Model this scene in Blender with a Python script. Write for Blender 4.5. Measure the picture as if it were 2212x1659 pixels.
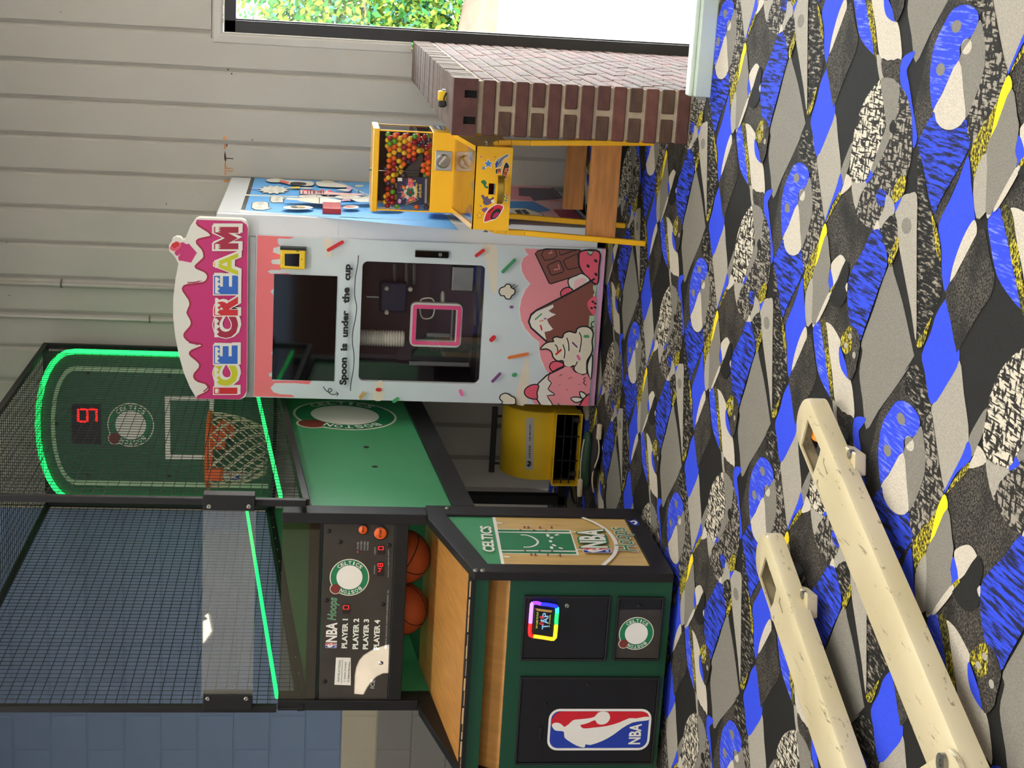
import bpy, bmesh, math, random
from mathutils import Vector, Matrix
from mathutils.geometry import tessellate_polygon
random.seed(7)
C = bpy.context.scene.collection
for o in list(bpy.data.objects):
    bpy.data.objects.remove(o)

# ------------------------------------------------------------------ camera
# The photograph is a phone picture lying on its side: world up is the picture's left.
FPX, CAMZ = 3371.0, 1.42
YAW, PITCH, ROLL = [math.radians(a) for a in (14.96, 7.35, 1.58)]
def camera_axes():
    cy, sy = math.cos(YAW), math.sin(YAW)
    f = Vector((-sy, cy, 0)); r = Vector((cy, sy, 0)); u = Vector((0, 0, 1))
    f2 = math.cos(PITCH)*f - math.sin(PITCH)*u
    u2 = math.cos(PITCH)*u + math.sin(PITCH)*f
    r3 = math.cos(ROLL)*r + math.sin(ROLL)*u2
    u3 = math.cos(ROLL)*u2 - math.sin(ROLL)*r
    return r3, -u3, f2
RV, DV, FV = camera_axes()
EYE = Vector((0, 0, CAMZ))
cd = bpy.data.cameras.new('camera'); cam = bpy.data.objects.new('camera', cd); C.objects.link(cam)
cd.sensor_fit = 'HORIZONTAL'; cd.sensor_width = 36.0; cd.lens = FPX*36.0/2212.0
cd.clip_start = 0.05; cd.clip_end = 300
cam.matrix_world = Matrix(((DV.x, RV.x, -FV.x, EYE.x), (DV.y, RV.y, -FV.y, EYE.y), (DV.z, RV.z, -FV.z, EYE.z), (0, 0, 0, 1)))
sc = bpy.context.scene
sc.camera = cam

# ------------------------------------------------------------------ light and exposure
sc.view_settings.view_transform = 'Standard'; sc.view_settings.look = 'None'
sc.view_settings.gamma = 1.0; sc.view_settings.use_curve_mapping = False
sc.view_settings.exposure = -0.22
w = bpy.data.worlds.new('daylight'); sc.world = w; w.use_nodes = True
bg = w.node_tree.nodes['Background']; bg.inputs[0].default_value = (0.86, 0.94, 1.0, 1); bg.inputs[1].default_value = 24.0
SUN_DIR = Vector((-0.16, 0.62, -0.77)).normalized()
sl = bpy.data.lights.new('sun', 'SUN'); sl.energy = 95.0; sl.angle = math.radians(0.08); sl.color = (1.0, 0.94, 0.84)
so = bpy.data.objects.new('sun', sl); C.objects.link(so); so.location = (0, 0, 12)
so.rotation_euler = SUN_DIR.to_track_quat('-Z', 'Y').to_euler()
CEIL = 3.6
def assumed_panel_light(x, y, sx, sy, watts, col=(1.0, 0.965, 0.905)):  # ceiling lamps out of view, assumed from light falling from above
    l = bpy.data.lights.new('assumed_ceiling_light', 'AREA'); l.shape = 'RECTANGLE'; l.size = sx; l.size_y = sy
    l.energy = watts; l.color = col
    o = bpy.data.objects.new('assumed_ceiling_light', l); C.objects.link(o); o.location = (x, y, CEIL-0.04)
for x, y, p in ((-3.6, 1.2, 40), (-0.6, 1.2, 46), (1.9, 1.2, 56), (-3.6, 4.3, 40), (-0.9, 4.3, 52), (2.1, 4.3, 70), (-3.2, -2.0, 50), (0.4, -2.0, 60), (1.9, 6.9, 46), (-4.2, -3.0, 40), (-1.5, -3.2, 40)):  # last pair added to brighten the front wall for the screen's reflection
    assumed_panel_light(x, y, 1.2, 0.6, p)
# area light added behind the camera to brighten upright faces; no window there
l = bpy.data.lights.new('added_front_fill', 'AREA'); l.shape = 'RECTANGLE'; l.size = 5.0; l.size_y = 1.9; l.energy = 110; l.color = (1.0, 0.96, 0.9)
o = bpy.data.objects.new('added_front_fill', l); C.objects.link(o); o.location = (0.6, -3.6, 1.75); o.rotation_euler = (math.radians(90), 0, 0)

# ------------------------------------------------------------------ measuring helpers (picture point -> point on a real plane)
def ray(x, y):
    return FPX*FV + ((1659-y)-829.5)*RV + (x-1106)*DV
def onX(x, y, X): d = ray(x, y); return EYE + d*(X/d.x)
def onY(x, y, Y): d = ray(x, y); return EYE + d*(Y/d.y)
def onZ(x, y, Z=0.0): d = ray(x, y); return EYE + d*((Z-CAMZ)/d.z)
def crop(x0, y0, s):
    return lambda *p: [(x0+p[i]/s, y0+p[i+1]/s) for i in range(0, len(p), 2)]

# ------------------------------------------------------------------ object helpers
class MB:
    def __init__(s): s.v = []; s.f = []; s.m = []
    def add(s, vs, fs, m=0):
        b = len(s.v); s.v += [tuple(v) for v in vs]
        for f in fs: s.f.append([b+i for i in f]); s.m.append(m)
        return s
    def box(s, x0, x1, y0, y1, z0, z1, m=0):
        vs = [(x, y, z) for z in (z0, z1) for y in (y0, y1) for x in (x0, x1)]
        return s.add(vs, [(0, 2, 3, 1), (4, 5, 7, 6), (0, 1, 5, 4), (2, 6, 7, 3), (0, 4, 6, 2), (1, 3, 7, 5)], m)
    def bar(s, a, b, wx, wy, m=0, up=(0, 0, 1)):
        a = Vector(a); b = Vector(b); d = (b-a).normalized(); u = Vector(up)
        if abs(d.dot(u)) > 0.98: u = Vector((0, 1, 0))
        e1 = d.cross(u).normalized()*wx/2; e2 = e1.cross(d).normalized()*wy/2
        vs = [p+i*e1+j*e2 for p in (a, b) for i, j in ((-1, -1), (1, -1), (1, 1), (-1, 1))]
        return s.add(vs, [(0, 1, 2, 3), (7, 6, 5, 4), (0, 4, 5, 1), (1, 5, 6, 2), (2, 6, 7, 3), (3, 7, 4, 0)], m)
    def prism(s, loops, ext, m=0, mside=None):
        """planar outline (first loop) with optional holes, extruded by the vector ext"""
        if not isinstance(loops[0], (list, tuple)) or not isinstance(loops[0][0], (list, tuple, Vector)): loops = [loops]
        loops = [[Vector(p) for p in l] for l in loops]; ext = Vector(ext)
        tri = tessellate_polygon(loops); flat = [p for l in loops for p in l]; n = len(flat)
        fs = [tuple(t) for t in tri] + [tuple(n+i for i in reversed(t)) for t in tri]
        s.add(flat+[p+ext for p in flat], fs, m)
        b = 0
        for l in loops:
            k = len(l); s.add(l+[p+ext for p in l], [(i, (i+1) % k, k+(i+1) % k, k+i) for i in range(k)], m if mside is None else mside); b += k
        return s
    def flat(s, loops, m=0):
        loops = [[Vector(p) for p in l] for l in loops]
        tri = tessellate_polygon(loops); flat = [p for l in loops for p in l]
        return s.add(flat, [tuple(t) for t in tri], m)
    def tube(s, path, r, n=8, closed=False, m=0, caps=True):
        path = [Vector(p) for p in path]; k = len(path); rings = []; prev = None
        for i, p in enumerate(path):
            if closed: t = path[(i+1) % k]-path[i-1]
            else: t = path[min(i+1, k-1)]-path[max(i-1, 0)]
            t.normalize()
            if prev is None:
                a = Vector((0, 0, 1)) if abs(t.z) < 0.9 else Vector((1, 0, 0)); e = t.cross(a).normalized()
            else:
                e = prev-t*prev.dot(t); e.normalize()
            prev = e; g = t.cross(e); rr = r[i] if isinstance(r, (list, tuple)) else r
            rings.append([p+rr*(math.cos(2*math.pi*j/n)*e+math.sin(2*math.pi*j/n)*g) for j in range(n)])
        fs = []
        for i in range(k if closed else k-1):
            j2 = (i+1) % k
            for j in range(n): fs.append((i*n+j, i*n+(j+1) % n, j2*n+(j+1) % n, j2*n+j))
        if not closed and caps: fs += [tuple(range(n)), tuple(reversed(range((k-1)*n, k*n)))]
        return s.add([q for g in rings for q in g], fs, m)
    def lathe(s, prof, o, axis=(0, 0, 1), n=24, m=0, caps=True):
        a = Vector(axis).normalized(); t = Vector((0, 0, 1)) if abs(a.z) < 0.9 else Vector((1, 0, 0))
        e = a.cross(t).normalized(); g = a.cross(e); o = Vector(o)
        vs = [o+a*h+r*(math.cos(2*math.pi*j/n)*e+math.sin(2*math.pi*j/n)*g) for r, h in prof for j in range(n)]
        fs = [(i*n+j, i*n+(j+1) % n, (i+1)*n+(j+1) % n, (i+1)*n+j) for i in range(len(prof)-1) for j in range(n)]
        if caps: fs += [tuple(range(n)), tuple(range((len(prof)-1)*n, len(prof)*n))]
        return s.add(vs, fs, m)
    def ball(s, c, r, nu=16, nv=10, sc=(1, 1, 1), m=0):
        c = Vector(c); vs = [c+Vector((0, 0, r*sc[2]))]
        for i in range(1, nv):
            a = math.pi*i/nv
            for j in range(nu):
                b = 2*math.pi*j/nu; vs.append(c+Vector((r*sc[0]*math.sin(a)*math.cos(b), r*sc[1]*math.sin(a)*math.sin(b), r*sc[2]*math.cos(a))))
        vs.append(c-Vector((0, 0, r*sc[2])))
        fs = [(0, 1+j, 1+(j+1) % nu) for j in range(nu)]
        for i in range(nv-2):
            for j in range(nu): fs.append((1+i*nu+j, 1+(i+1)*nu+j, 1+(i+1)*nu+(j+1) % nu, 1+i*nu+(j+1) % nu))
        L = len(vs)-1; fs += [(L, 1+(nv-2)*nu+(j+1) % nu, 1+(nv-2)*nu+j) for j in range(nu)]
        return s.add(vs, fs, m)
    def build(s, name, mats, parent=None, smooth=False, bevel=0, kind=None, label=None, normals=True, off=None, bseg=2):
        me = bpy.data.meshes.new(name)
        o0 = Vector(off) if off is not None else (world_of(parent) if parent else Vector((0, 0, 0)))
        me.from_pydata([Vector(v)-o0 for v in s.v], [], s.f)
        if not isinstance(mats, (list, tuple)): mats = [mats]
        for mm in mats: me.materials.append(M[mm] if isinstance(mm, str) else mm)
        me.polygons.foreach_set('material_index', s.m)
        if normals or bevel:
            bm = bmesh.new(); bm.from_mesh(me)
            bmesh.ops.remove_doubles(bm, verts=bm.verts, dist=1e-5)
            bmesh.ops.recalc_face_normals(bm, faces=bm.faces); bm.to_mesh(me); bm.free()
        if smooth:
            me.polygons.foreach_set('use_smooth', [True]*len(me.polygons))
            if smooth != 'all': me.set_sharp_from_angle(angle=math.radians(38))
        me.update()
        ob = bpy.data.objects.new(name, me); C.objects.link(ob)
        if off is not None: ob.location = o0 - (world_of(parent) if parent else Vector((0, 0, 0)))
        if parent: ob.parent = parent
        if bevel:
            md = ob.modifiers.new('bevel', 'BEVEL'); md.width = bevel; md.segments = bseg; md.limit_method = 'ANGLE'; md.angle_limit = math.radians(40)
        if kind: ob['kind'] = kind
        if label: ob['label'] = label
        return ob
def world_of(o):
    v = Vector((0, 0, 0))
    while o: v += o.location; o = o.parent
    return v
def tag(o, label, cat, group=None, kind=None):
    o['label'] = label; o['category'] = cat
    if group: o['group'] = group
    if kind: o['kind'] = kind
    return o
def thing(name, label, cat, loc, group=None):
    o = bpy.data.objects.new(name, None); C.objects.link(o); o.location = loc; o.empty_display_size = 0.05
    return tag(o, label, cat, group)
def struct(o): o['kind'] = 'structure'; return o
def smoothpts(pts, n=5, closed=True):
    k = len(pts); out = []
    for i in range(k if closed else k-1):
        if closed: p0, p1, p2, p3 = pts[i-1], pts[i], pts[(i+1) % k], pts[(i+2) % k]
        else: p0, p1, p2, p3 = pts[max(i-1, 0)], pts[i], pts[i+1], pts[min(i+2, k-1)]
        for j in range(n):
            t = j/n; t2 = t*t; t3 = t2*t
            out.append(tuple(0.5*(2*b+(c-a)*t+(2*a-5*b+4*c-d)*t2+(-a+3*b-3*c+d)*t3) for a, b, c, d in zip(p0, p1, p2, p3)))
    if not closed: out.append(tuple(pts[-1]))
    return out

# ------------------------------------------------------------------ materials
M = {}
def lin(c): 
    c = c/255.0
    return c/12.92 if c <= 0.04045 else ((c+0.055)/1.055)**2.4
def rgb(c, k=1.0): return (min(1, lin(c[0])*k), min(1, lin(c[1])*k), min(1, lin(c[2])*k), 1)
def newmat(name):
    m = bpy.data.materials.new(name); m.use_nodes = True; nt = m.node_tree
    return m, nt, nt.nodes['Principled BSDF']
def node(nt, t, **k):
    n = nt.nodes.new(t)
    for a, b in k.items(): setattr(n, a, b)
    return n
def noise(nt, scale, detail=3, stretch=None, rough=0.5, coord='Object'):
    tc = node(nt, 'ShaderNodeTexCoord'); n = node(nt, 'ShaderNodeTexNoise'); n.inputs['Scale'].default_value = scale
    n.inputs['Detail'].default_value = detail; n.inputs['Roughness'].default_value = rough
    if stretch:
        mp = node(nt, 'ShaderNodeMapping'); mp.inputs['Scale'].default_value = stretch
        nt.links.new(tc.outputs[coord], mp.inputs[0]); nt.links.new(mp.outputs[0], n.inputs[0])
    else: nt.links.new(tc.outputs[coord], n.inputs[0])
    return n.outputs['Fac']
def ramp(nt, fac, c0, c1, p0=0.3, p1=0.7):
    r = node(nt, 'ShaderNodeValToRGB'); nt.links.new(fac, r.inputs[0])
    e = r.color_ramp.elements; e[0].position = p0; e[1].position = p1; e[0].color = c0; e[1].color = c1
    return r.outputs[0]
def mixc(nt, fac, a, b):
    n = node(nt, 'ShaderNodeMix', data_type='RGBA'); nt.links.new(fac, n.inputs[0])
    for s, i in ((a, 6), (b, 7)):
        if isinstance(s, tuple): n.inputs[i].default_value = s
        else: nt.links.new(s, n.inputs[i])
    return n.outputs[2]
def bumpit(nt, b, fac, strength, dist=0.01):
    n = node(nt, 'ShaderNodeBump'); n.inputs['Strength'].default_value = strength; n.inputs['Distance'].default_value = dist
    nt.links.new(fac, n.inputs['Height']); nt.links.new(n.outputs[0], b.inputs['Normal'])
def mat(name, c, rough=0.5, metal=0.0, var=0.05, scale=6.0, bump=0.0, bscale=120.0, coat=0.0, stretch=None, spec=0.5):
    m, nt, b = newmat(name)
    f = noise(nt, scale, 4, stretch)
    nt.links.new(ramp(nt, f, rgb(c, 1-var), rgb(c, 1+var)), b.inputs['Base Color'])
    b.inputs['Roughness'].default_value = rough; b.inputs['Metallic'].default_value = metal
    b.inputs['Coat Weight'].default_value = coat; b.inputs['Specular IOR Level'].default_value = spec
    if bump: bumpit(nt, b, noise(nt, bscale, 2), bump, 0.004)
    M[name] = m; return m
def glow(name, c, strength):
    m, nt, b = newmat(name); b.inputs['Base Color'].default_value = (0.02, 0.02, 0.02, 1)
    b.inputs['Emission Color'].default_value = rgb(c); b.inputs['Emission Strength'].default_value = strength
    M[name] = m; return m
def clear(name, tint=(1, 1, 1), film=0.0, filmc=(200, 195, 180), gloss=0.06):
    m = bpy.data.materials.new(name); m.use_nodes = True; nt = m.node_tree; nt.nodes.clear()
    out = node(nt, 'ShaderNodeOutputMaterial'); t = node(nt, 'ShaderNodeBsdfTransparent'); t.inputs[0].default_value = (*tint, 1)
    g = node(nt, 'ShaderNodeBsdfGlossy'); g.inputs['Roughness'].default_value = 0.02
    fr = node(nt, 'ShaderNodeLayerWeight'); fr.inputs[0].default_value = 0.25
    mr = node(nt, 'ShaderNodeMapRange'); mr.inputs['To Min'].default_value = gloss; mr.inputs['To Max'].default_value = 0.7
    nt.links.new(fr.outputs['Fresnel'], mr.inputs[0])
    mx = node(nt, 'ShaderNodeMixShader'); nt.links.new(mr.outputs[0], mx.inputs[0]); nt.links.new(t.outputs[0], mx.inputs[1]); nt.links.new(g.outputs[0], mx.inputs[2])
    last = mx.outputs[0]
    if film:
        d = node(nt, 'ShaderNodeBsdfDiffuse'); d.inputs[0].default_value = rgb(filmc)
        f = noise(nt, 14, 4); mr2 = node(nt, 'ShaderNodeMapRange'); mr2.inputs['To Min'].default_value = film*0.6; mr2.inputs['To Max'].default_value = film*1.4
        nt.links.new(f, mr2.inputs[0]); m2 = node(nt, 'ShaderNodeMixShader'); nt.links.new(mr2.outputs[0], m2.inputs[0]); nt.links.new(last, m2.inputs[1]); nt.links.new(d.outputs[0], m2.inputs[2]); last = m2.outputs[0]
    nt.links.new(last, out.inputs[0]); M[name] = m; return m
mat('wall_paint', (188, 183, 172), 0.55, var=0.04, scale=1.5, bump=0.15, bscale=60)
mat('trim_paint', (204, 198, 188), 0.45, var=0.03)
mat('block_blue', (140, 160, 190), 0.6, var=0.05, scale=3, bump=0.5, bscale=45)
mat('block_cream', (218, 206, 178), 0.6, var=0.04, scale=3, bump=0.5, bscale=45)
mat('block_grey', (158, 154, 146), 0.6, var=0.04, scale=3, bump=0.5, bscale=45)
mat('ceiling_paint', (225, 222, 214), 0.8)
mat('room_paint', (190, 184, 172), 0.8)
mat('black_metal', (24, 23, 23), 0.5, var=0.15, bump=0.12, bscale=300, spec=0.35)
mat('black_paint', (20, 20, 21), 0.5, var=0.2)
mat('black_gloss', (9, 9, 11), 0.05, var=0.1, spec=1.0)
mat('window_frame', (34, 32, 30), 0.4, var=0.1)
mat('chrome', (190, 188, 180), 0.2, 1.0)
mat('steel', (170, 170, 168), 0.38, 1.0, scale=20)
mat('zinc', (140, 138, 130), 0.4, 0.9)
mat('white_enamel', (226, 229, 232), 0.35, var=0.02, coat=0.2)
mat('yellow_enamel', (246, 186, 20), 0.3, var=0.04, coat=0.3)
mat('brass', (190, 160, 70), 0.3, 0.9)
mat('yellow_plastic', (228, 186, 30), 0.5, var=0.06, bump=0.2, bscale=250)
mat('mortar', (158, 142, 118), 0.95, var=0.15, scale=25, bump=0.6, bscale=90)
mat('brick_a', (82, 50, 43), 0.85, var=0.22, scale=18, bump=0.5, bscale=80)
mat('brick_b', (94, 56, 47), 0.85, var=0.22, scale=18, bump=0.5, bscale=80)
mat('brick_c', (76, 54, 40), 0.85, var=0.25, scale=18, bump=0.5, bscale=80)
mat('brick_cap', (98, 80, 68), 0.9, var=0.22, scale=30, bump=0.6, bscale=70)
mat('kerb_paint', (196, 210, 196), 0.35, var=0.06, scale=4)
mat('lumber', (180, 120, 60), 0.6, var=0.22, scale=4, stretch=(2, 14, 14))
mat('fork_cream', (222, 208, 168), 0.42, var=0.07, scale=3)
mat('rubber', (40, 38, 36), 0.7, var=0.2)
mat('hub_orange', (240, 150, 20), 0.5)
mat('green_panel', (64, 148, 98), 0.45, var=0.04)
mat('green_front', (20, 70, 46), 0.38, var=0.06)
mat('tan_wood', (186, 130, 62), 0.5, var=0.14, scale=3, stretch=(14, 2, 2))
mat('raw_wood', (214, 178, 128), 0.8)
mat('panel_black', (62, 58, 52), 0.22, var=0.12, scale=10)
mat('door_black', (19, 19, 20), 0.4, var=0.15)
mat('rim_orange', (232, 96, 20), 0.4)
mat('net_cord', (222, 210, 180), 0.9)
mat('net_wire', (26, 26, 25), 0.5)
mat('ball_leather', (176, 82, 38), 0.6, var=0.1, bump=0.6, bscale=260)
mat('ball_seam', (18, 15, 14), 0.6)
mat('board_green', (34, 96, 62), 0.4, var=0.05)
mat('cloth_green', (26, 56, 36), 0.7, bump=0.4, bscale=60, var=0.2)
mat('cloth_black', (30, 26, 26), 0.7, var=0.25)
mat('cream_rubber', (196, 180, 150), 0.6)
mat('pavement', (225, 222, 214), 0.9, var=0.12, scale=0.5)
mat('soil', (84, 64, 48), 0.95, var=0.25, scale=3)
mat('bark', (96, 76, 58), 0.9, var=0.2, scale=8)
mat('machine_dark', (36, 32, 36), 0.5, var=0.1)
mat('machine_mauve', (96, 70, 84), 0.5)
mat('cup_white', (225, 220, 205), 0.5)
mat('pink_plastic', (255, 84, 150), 0.4)
mat('frost_white', (226, 226, 216), 0.35)
mat('red_plastic', (178, 34, 40), 0.4)
mat('cable', (20, 20, 20), 0.6)
mat('gasket', (14, 14, 15), 0.6)
glow('led_green', (30, 255, 62), 10.0)
glow('led_red', (255, 30, 50), 3.0)
clear('pane', gloss=0.008)
clear('acrylic', film=0.10)
clear('smoke_acrylic', tint=(0.78, 0.74, 0.62), film=0.035, filmc=(120, 105, 85))
clear('case_glass', gloss=0.05)
def leafmat(name, c):
    m, nt, b = newmat(name); f = noise(nt, 1.2, 3)
    nt.links.new(ramp(nt, f, rgb(c, 0.75), rgb(c, 1.25)), b.inputs['Base Color']); b.inputs['Roughness'].default_value = 0.6
    b.inputs['Specular IOR Level'].default_value = 0.0
    M[name] = m
leafmat('leaf_lime', (104, 122, 48)); leafmat('leaf_green', (54, 104, 50)); leafmat('leaf_blue', (66, 110, 92))
PRINT = dict(p_white=(238, 234, 222), p_cream=(232, 222, 200), p_black=(26, 26, 28), p_pink=(240, 150, 158), p_rose=(236, 96, 118), p_coral=(242, 120, 124),
    p_magenta=(206, 44, 118), p_maroon=(168, 24, 62), p_darkpink=(170, 30, 84), p_lime=(206, 206, 28), p_blue=(44, 106, 200), p_red=(214, 36, 46), p_brown=(134, 78, 66), p_paleblue=(214, 224, 226),
    p_mint=(178, 206, 170), p_green=(72, 160, 104), p_purple=(128, 78, 138), p_orange=(232, 122, 56), p_lilac=(222, 168, 200), p_hotpink=(236, 120, 176), p_sky=(92, 172, 236), p_skydark=(60, 140, 214),
    p_celtic=(28, 122, 78), p_nbablue=(32, 60, 160), p_nbared=(206, 28, 42), p_ball=(122, 48, 38), p_mauve=(98, 80, 106), p_yellow=(246, 206, 40), p_navy=(40, 40, 78), p_grey=(150, 150, 150), p_dkgreen=(24, 110, 60),
    p_salmon=(244, 110, 100), p_silver=(178, 176, 170), p_tan=(200, 160, 80), p_cover=(196, 226, 226), p_courtred=(140, 50, 50), p_mint2=(90, 190, 130), p_pinklight=(248, 196, 198), p_dark=(60, 56, 52))
for k, c in PRINT.items(): mat(k, c, 0.45, var=0.02)

# ------------------------------------------------------------------ flat print on a panel
class Art:
    """flat printed shapes on a plane; picture points are carried onto the panel, each later shape lies a hair above the last"""
    def __init__(s, to3d, nrm, step=0.00025, base=0.0006):
        s.p = to3d; s.n = Vector(nrm).normalized(); s.mb = MB(); s.mats = []; s.k = 0; s.step = step; s.base = base
        a = Vector((0, 0, 1)) if abs(s.n.z) < 0.9 else Vector((0, 1, 0)); s.e1 = a.cross(s.n).normalized(); s.e2 = s.n.cross(s.e1)
    def mi(s, m):
        if m not in s.mats: s.mats.append(m)
        return s.mats.index(m)
    def up(s): s.k += 1; return s.n*(s.base+s.step*s.k)
    def poly3(s, loops, m): off = s.up(); s.mb.flat([[Vector(p)+off for p in l] for l in loops], s.mi(m))
    def poly(s, pts, m, sm=0, holes=()):
        if sm: pts = smoothpts(pts, sm)
        s.poly3([[s.p(*q) for q in pts]]+[[s.p(*q) for q in h] for h in holes], m)
    def stroke(s, pts, w, m, closed=False, sm=0, taper=False):
        if sm: pts = smoothpts(pts, sm, closed)
        q = [s.p(*p) for p in pts]; k = len(q); L = []; off = s.up()
        for i, p in enumerate(q):
            t = (q[(i+1) % k]-q[i-1]) if closed else (q[min(i+1, k-1)]-q[max(i-1, 0)])
            if t.length < 1e-9: t = s.e1.copy()
            t.normalize(); e = s.n.cross(t)*w/2; L += [p+e+off, p-e+off]
        fs = [(2*i, 2*i+1, 2*((i+1) % k)+1, 2*((i+1) % k)) for i in range(k if closed else k-1)]
        s.mb.add(L, fs, s.mi(m))
    def outline(s, pts, fill, w=0.006, line='p_black', sm=4):
        s.poly(pts, fill, sm); s.stroke(pts, w, line, True, sm)
    def blob(s, a, b, w, m):
        """capsule (sprinkle) between two picture points, w metres wide"""
        A = s.p(*a); B = s.p(*b); t = (B-A); L = t.length; t = t.normalized() if L > 1e-6 else s.e1.copy(); e = s.n.cross(t); r = w/2; pts = []
        for j in range(7): g = math.pi/2-math.pi*j/6; pts.append(B+t*r*math.cos(g)+e*r*math.sin(g))
        for j in range(7): g = -math.pi/2-math.pi*j/6; pts.append(A+t*r*math.cos(g)+e*r*math.sin(g))
        s.poly3([pts], m)
    def ell(s, cx, cy, rx, ry, m, rot=0, n=20):
        cr, sr = math.cos(rot), math.sin(rot)
        s.poly([(cx+rx*math.cos(2*math.pi*i/n)*cr-ry*math.sin(2*math.pi*i/n)*sr, cy+rx*math.cos(2*math.pi*i/n)*sr+ry*math.sin(2*math.pi*i/n)*cr) for i in range(n)], m)
    def text(s, body, BL, BR, TL, m, bold=0.0, shear=0.0, space=1.0, outline=None, ow=0.04):
        bl, br, tl = s.p(*BL), s.p(*BR), s.p(*TL)
        if outline: s.text3(body, bl, br-bl, tl-bl, outline, bold+ow, shear, space, ref=bold)
        s.text3(body, bl, br-bl, tl-bl, m, bold, shear, space)
    def text3(s, body, o, ex, ey, m, bold=0.0, shear=0.0, space=1.0, ref=None):
        vs, fs = glyphs(body, bold, shear, space); rv = glyphs(body, bold if ref is None else ref, shear, space)[0]
        if not rv: return
        x0 = min(v[0] for v in rv); x1 = max(v[0] for v in rv); y0 = min(v[1] for v in rv); y1 = max(v[1] for v in rv)
        off = s.up()
        s.mb.add([o+ex*((v[0]-x0)/(x1-x0))+ey*((v[1]-y0)/(y1-y0))+off for v in vs], fs, s.mi(m))
    def build(s, name, parent, **k):
        return s.mb.build(name, s.mats, parent, normals=False, **k)
GL = {}
def glyphs(body, bold=0.0, shear=0.0, space=1.0):
    key = (body, round(bold, 4), shear, space)
    if key in GL: return GL[key]
    cu = bpy.data.curves.new('lettering', 'FONT'); cu.body = body; cu.size = 1; cu.offset = bold; cu.shear = shear; cu.space_character = space; cu.resolution_u = 3
    ob = bpy.data.objects.new('lettering', cu); C.objects.link(ob)
    dg = bpy.context.evaluated_depsgraph_get(); dg.update(); ev = ob.evaluated_get(dg); me = ev.to_mesh()
    r = ([tuple(v.co) for v in me.vertices], [tuple(p.vertices) for p in me.polygons]); ev.to_mesh_clear()
    bpy.data.objects.remove(ob); bpy.data.curves.remove(cu); GL[key] = r; return r
def crest(art, c, U, V):
    """the team's round crest: cream rim, green ring with both words, white centre, ball; U, V are the radius vectors right and up"""
    c = Vector(c); U = Vector(U); V = Vector(V)
    def circ(r, m, cx=0, cy=0, n=40): art.poly3([[c+U*(cx+r*math.cos(2*math.pi*i/n))+V*(cy+r*math.sin(2*math.pi*i/n)) for i in range(n)]], m)
    circ(0.31, 'p_cream', -0.66, 0.72, 20); circ(1.05, 'p_cream'); circ(1.0, 'p_celtic'); circ(0.69, 'p_white')
    circ(0.27, 'p_ball', -0.66, 0.72, 20)
    for word, a0, a1 in (('BOSTON', 222, 152), ('CELTICS', 42, -42)):
        for i, ch in enumerate(word):
            a = math.radians(a0+(a1-a0)*i/(len(word)-1)); rad = U*math.cos(a)+V*math.sin(a); tan = U*math.sin(a)-V*math.cos(a)
            wd = 0.07 if ch == 'I' else 0.17
            art.text3(ch, c+rad*0.745-tan*wd/2, tan*wd, rad*0.2, 'p_white', 0.02)
SIL = [(850, 1400), (870, 1385), (900, 1390), (925, 1410), (935, 1405), (950, 1395), (975, 1370), (1010, 1365), (1060, 1360), (1100, 1350), (1120, 1325), (1150, 1318), (1180, 1325), (1195, 1355), (1180, 1385), (1150, 1397), (1120, 1390), (1105, 1370), (1070, 1385), (1040, 1395), (1020, 1400), (1040, 1420), (1100, 1415), (1180, 1405), (1250, 1385), (1310, 1358), (1350, 1360), (1400, 1350), (1428, 1352), (1425, 1370), (1390, 1375), (1330, 1385), (1270, 1420), (1220, 1460), (1160, 1495), (1090, 1520), (1060, 1515), (1055, 1535), (1010, 1525), (950, 1490), (930, 1470), (925, 1440), (900, 1435), (870, 1430)]
def league_logo(art, o, ex, ey):
    """upright league logo; o lower left corner, ex width vector, ey height vector"""
    o = Vector(o); ex = Vector(ex); ey = Vector(ey)
    def L(p): return o+ex*((1553-p[1])/250.0)+ey*((1443-p[0])/613.0)
    def rr(i, r):
        x0, x1, y0, y1 = 830+i, 1443-i, 1303+i, 1553-i; out = []
        for cx, cy, a0 in ((x1-r, y1-r, 0), (x0+r, y1-r, 90), (x0+r, y0+r, 180), (x1-r, y0+r, 270)):
            for k in range(6): a = math.radians(a0+18*k); out.append((cx+r*math.cos(a), cy+r*math.sin(a)))
        return out
    art.poly3([[L(p) for p in rr(0, 62)]], 'p_white'); art.poly3([[L(p) for p in rr(14, 50)]], 'p_nbablue')
    art.poly3([[L(p) for p in ((846, 1400), (850, 1360), (870, 1330), (905, 1318), (1385, 1318), (1415, 1328), (1428, 1348), (1300, 1380), (1100, 1430), (1000, 1430))]], 'p_nbared')
    art.poly3([[L(p) for p in smoothpts(SIL, 2)]], 'p_white')
    art.text3('NBA', L((1388, 1516)), L((1388, 1392))-L((1388, 1516)), L((1316, 1516))-L((1388, 1516)), 'p_white', 0.03)
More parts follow.
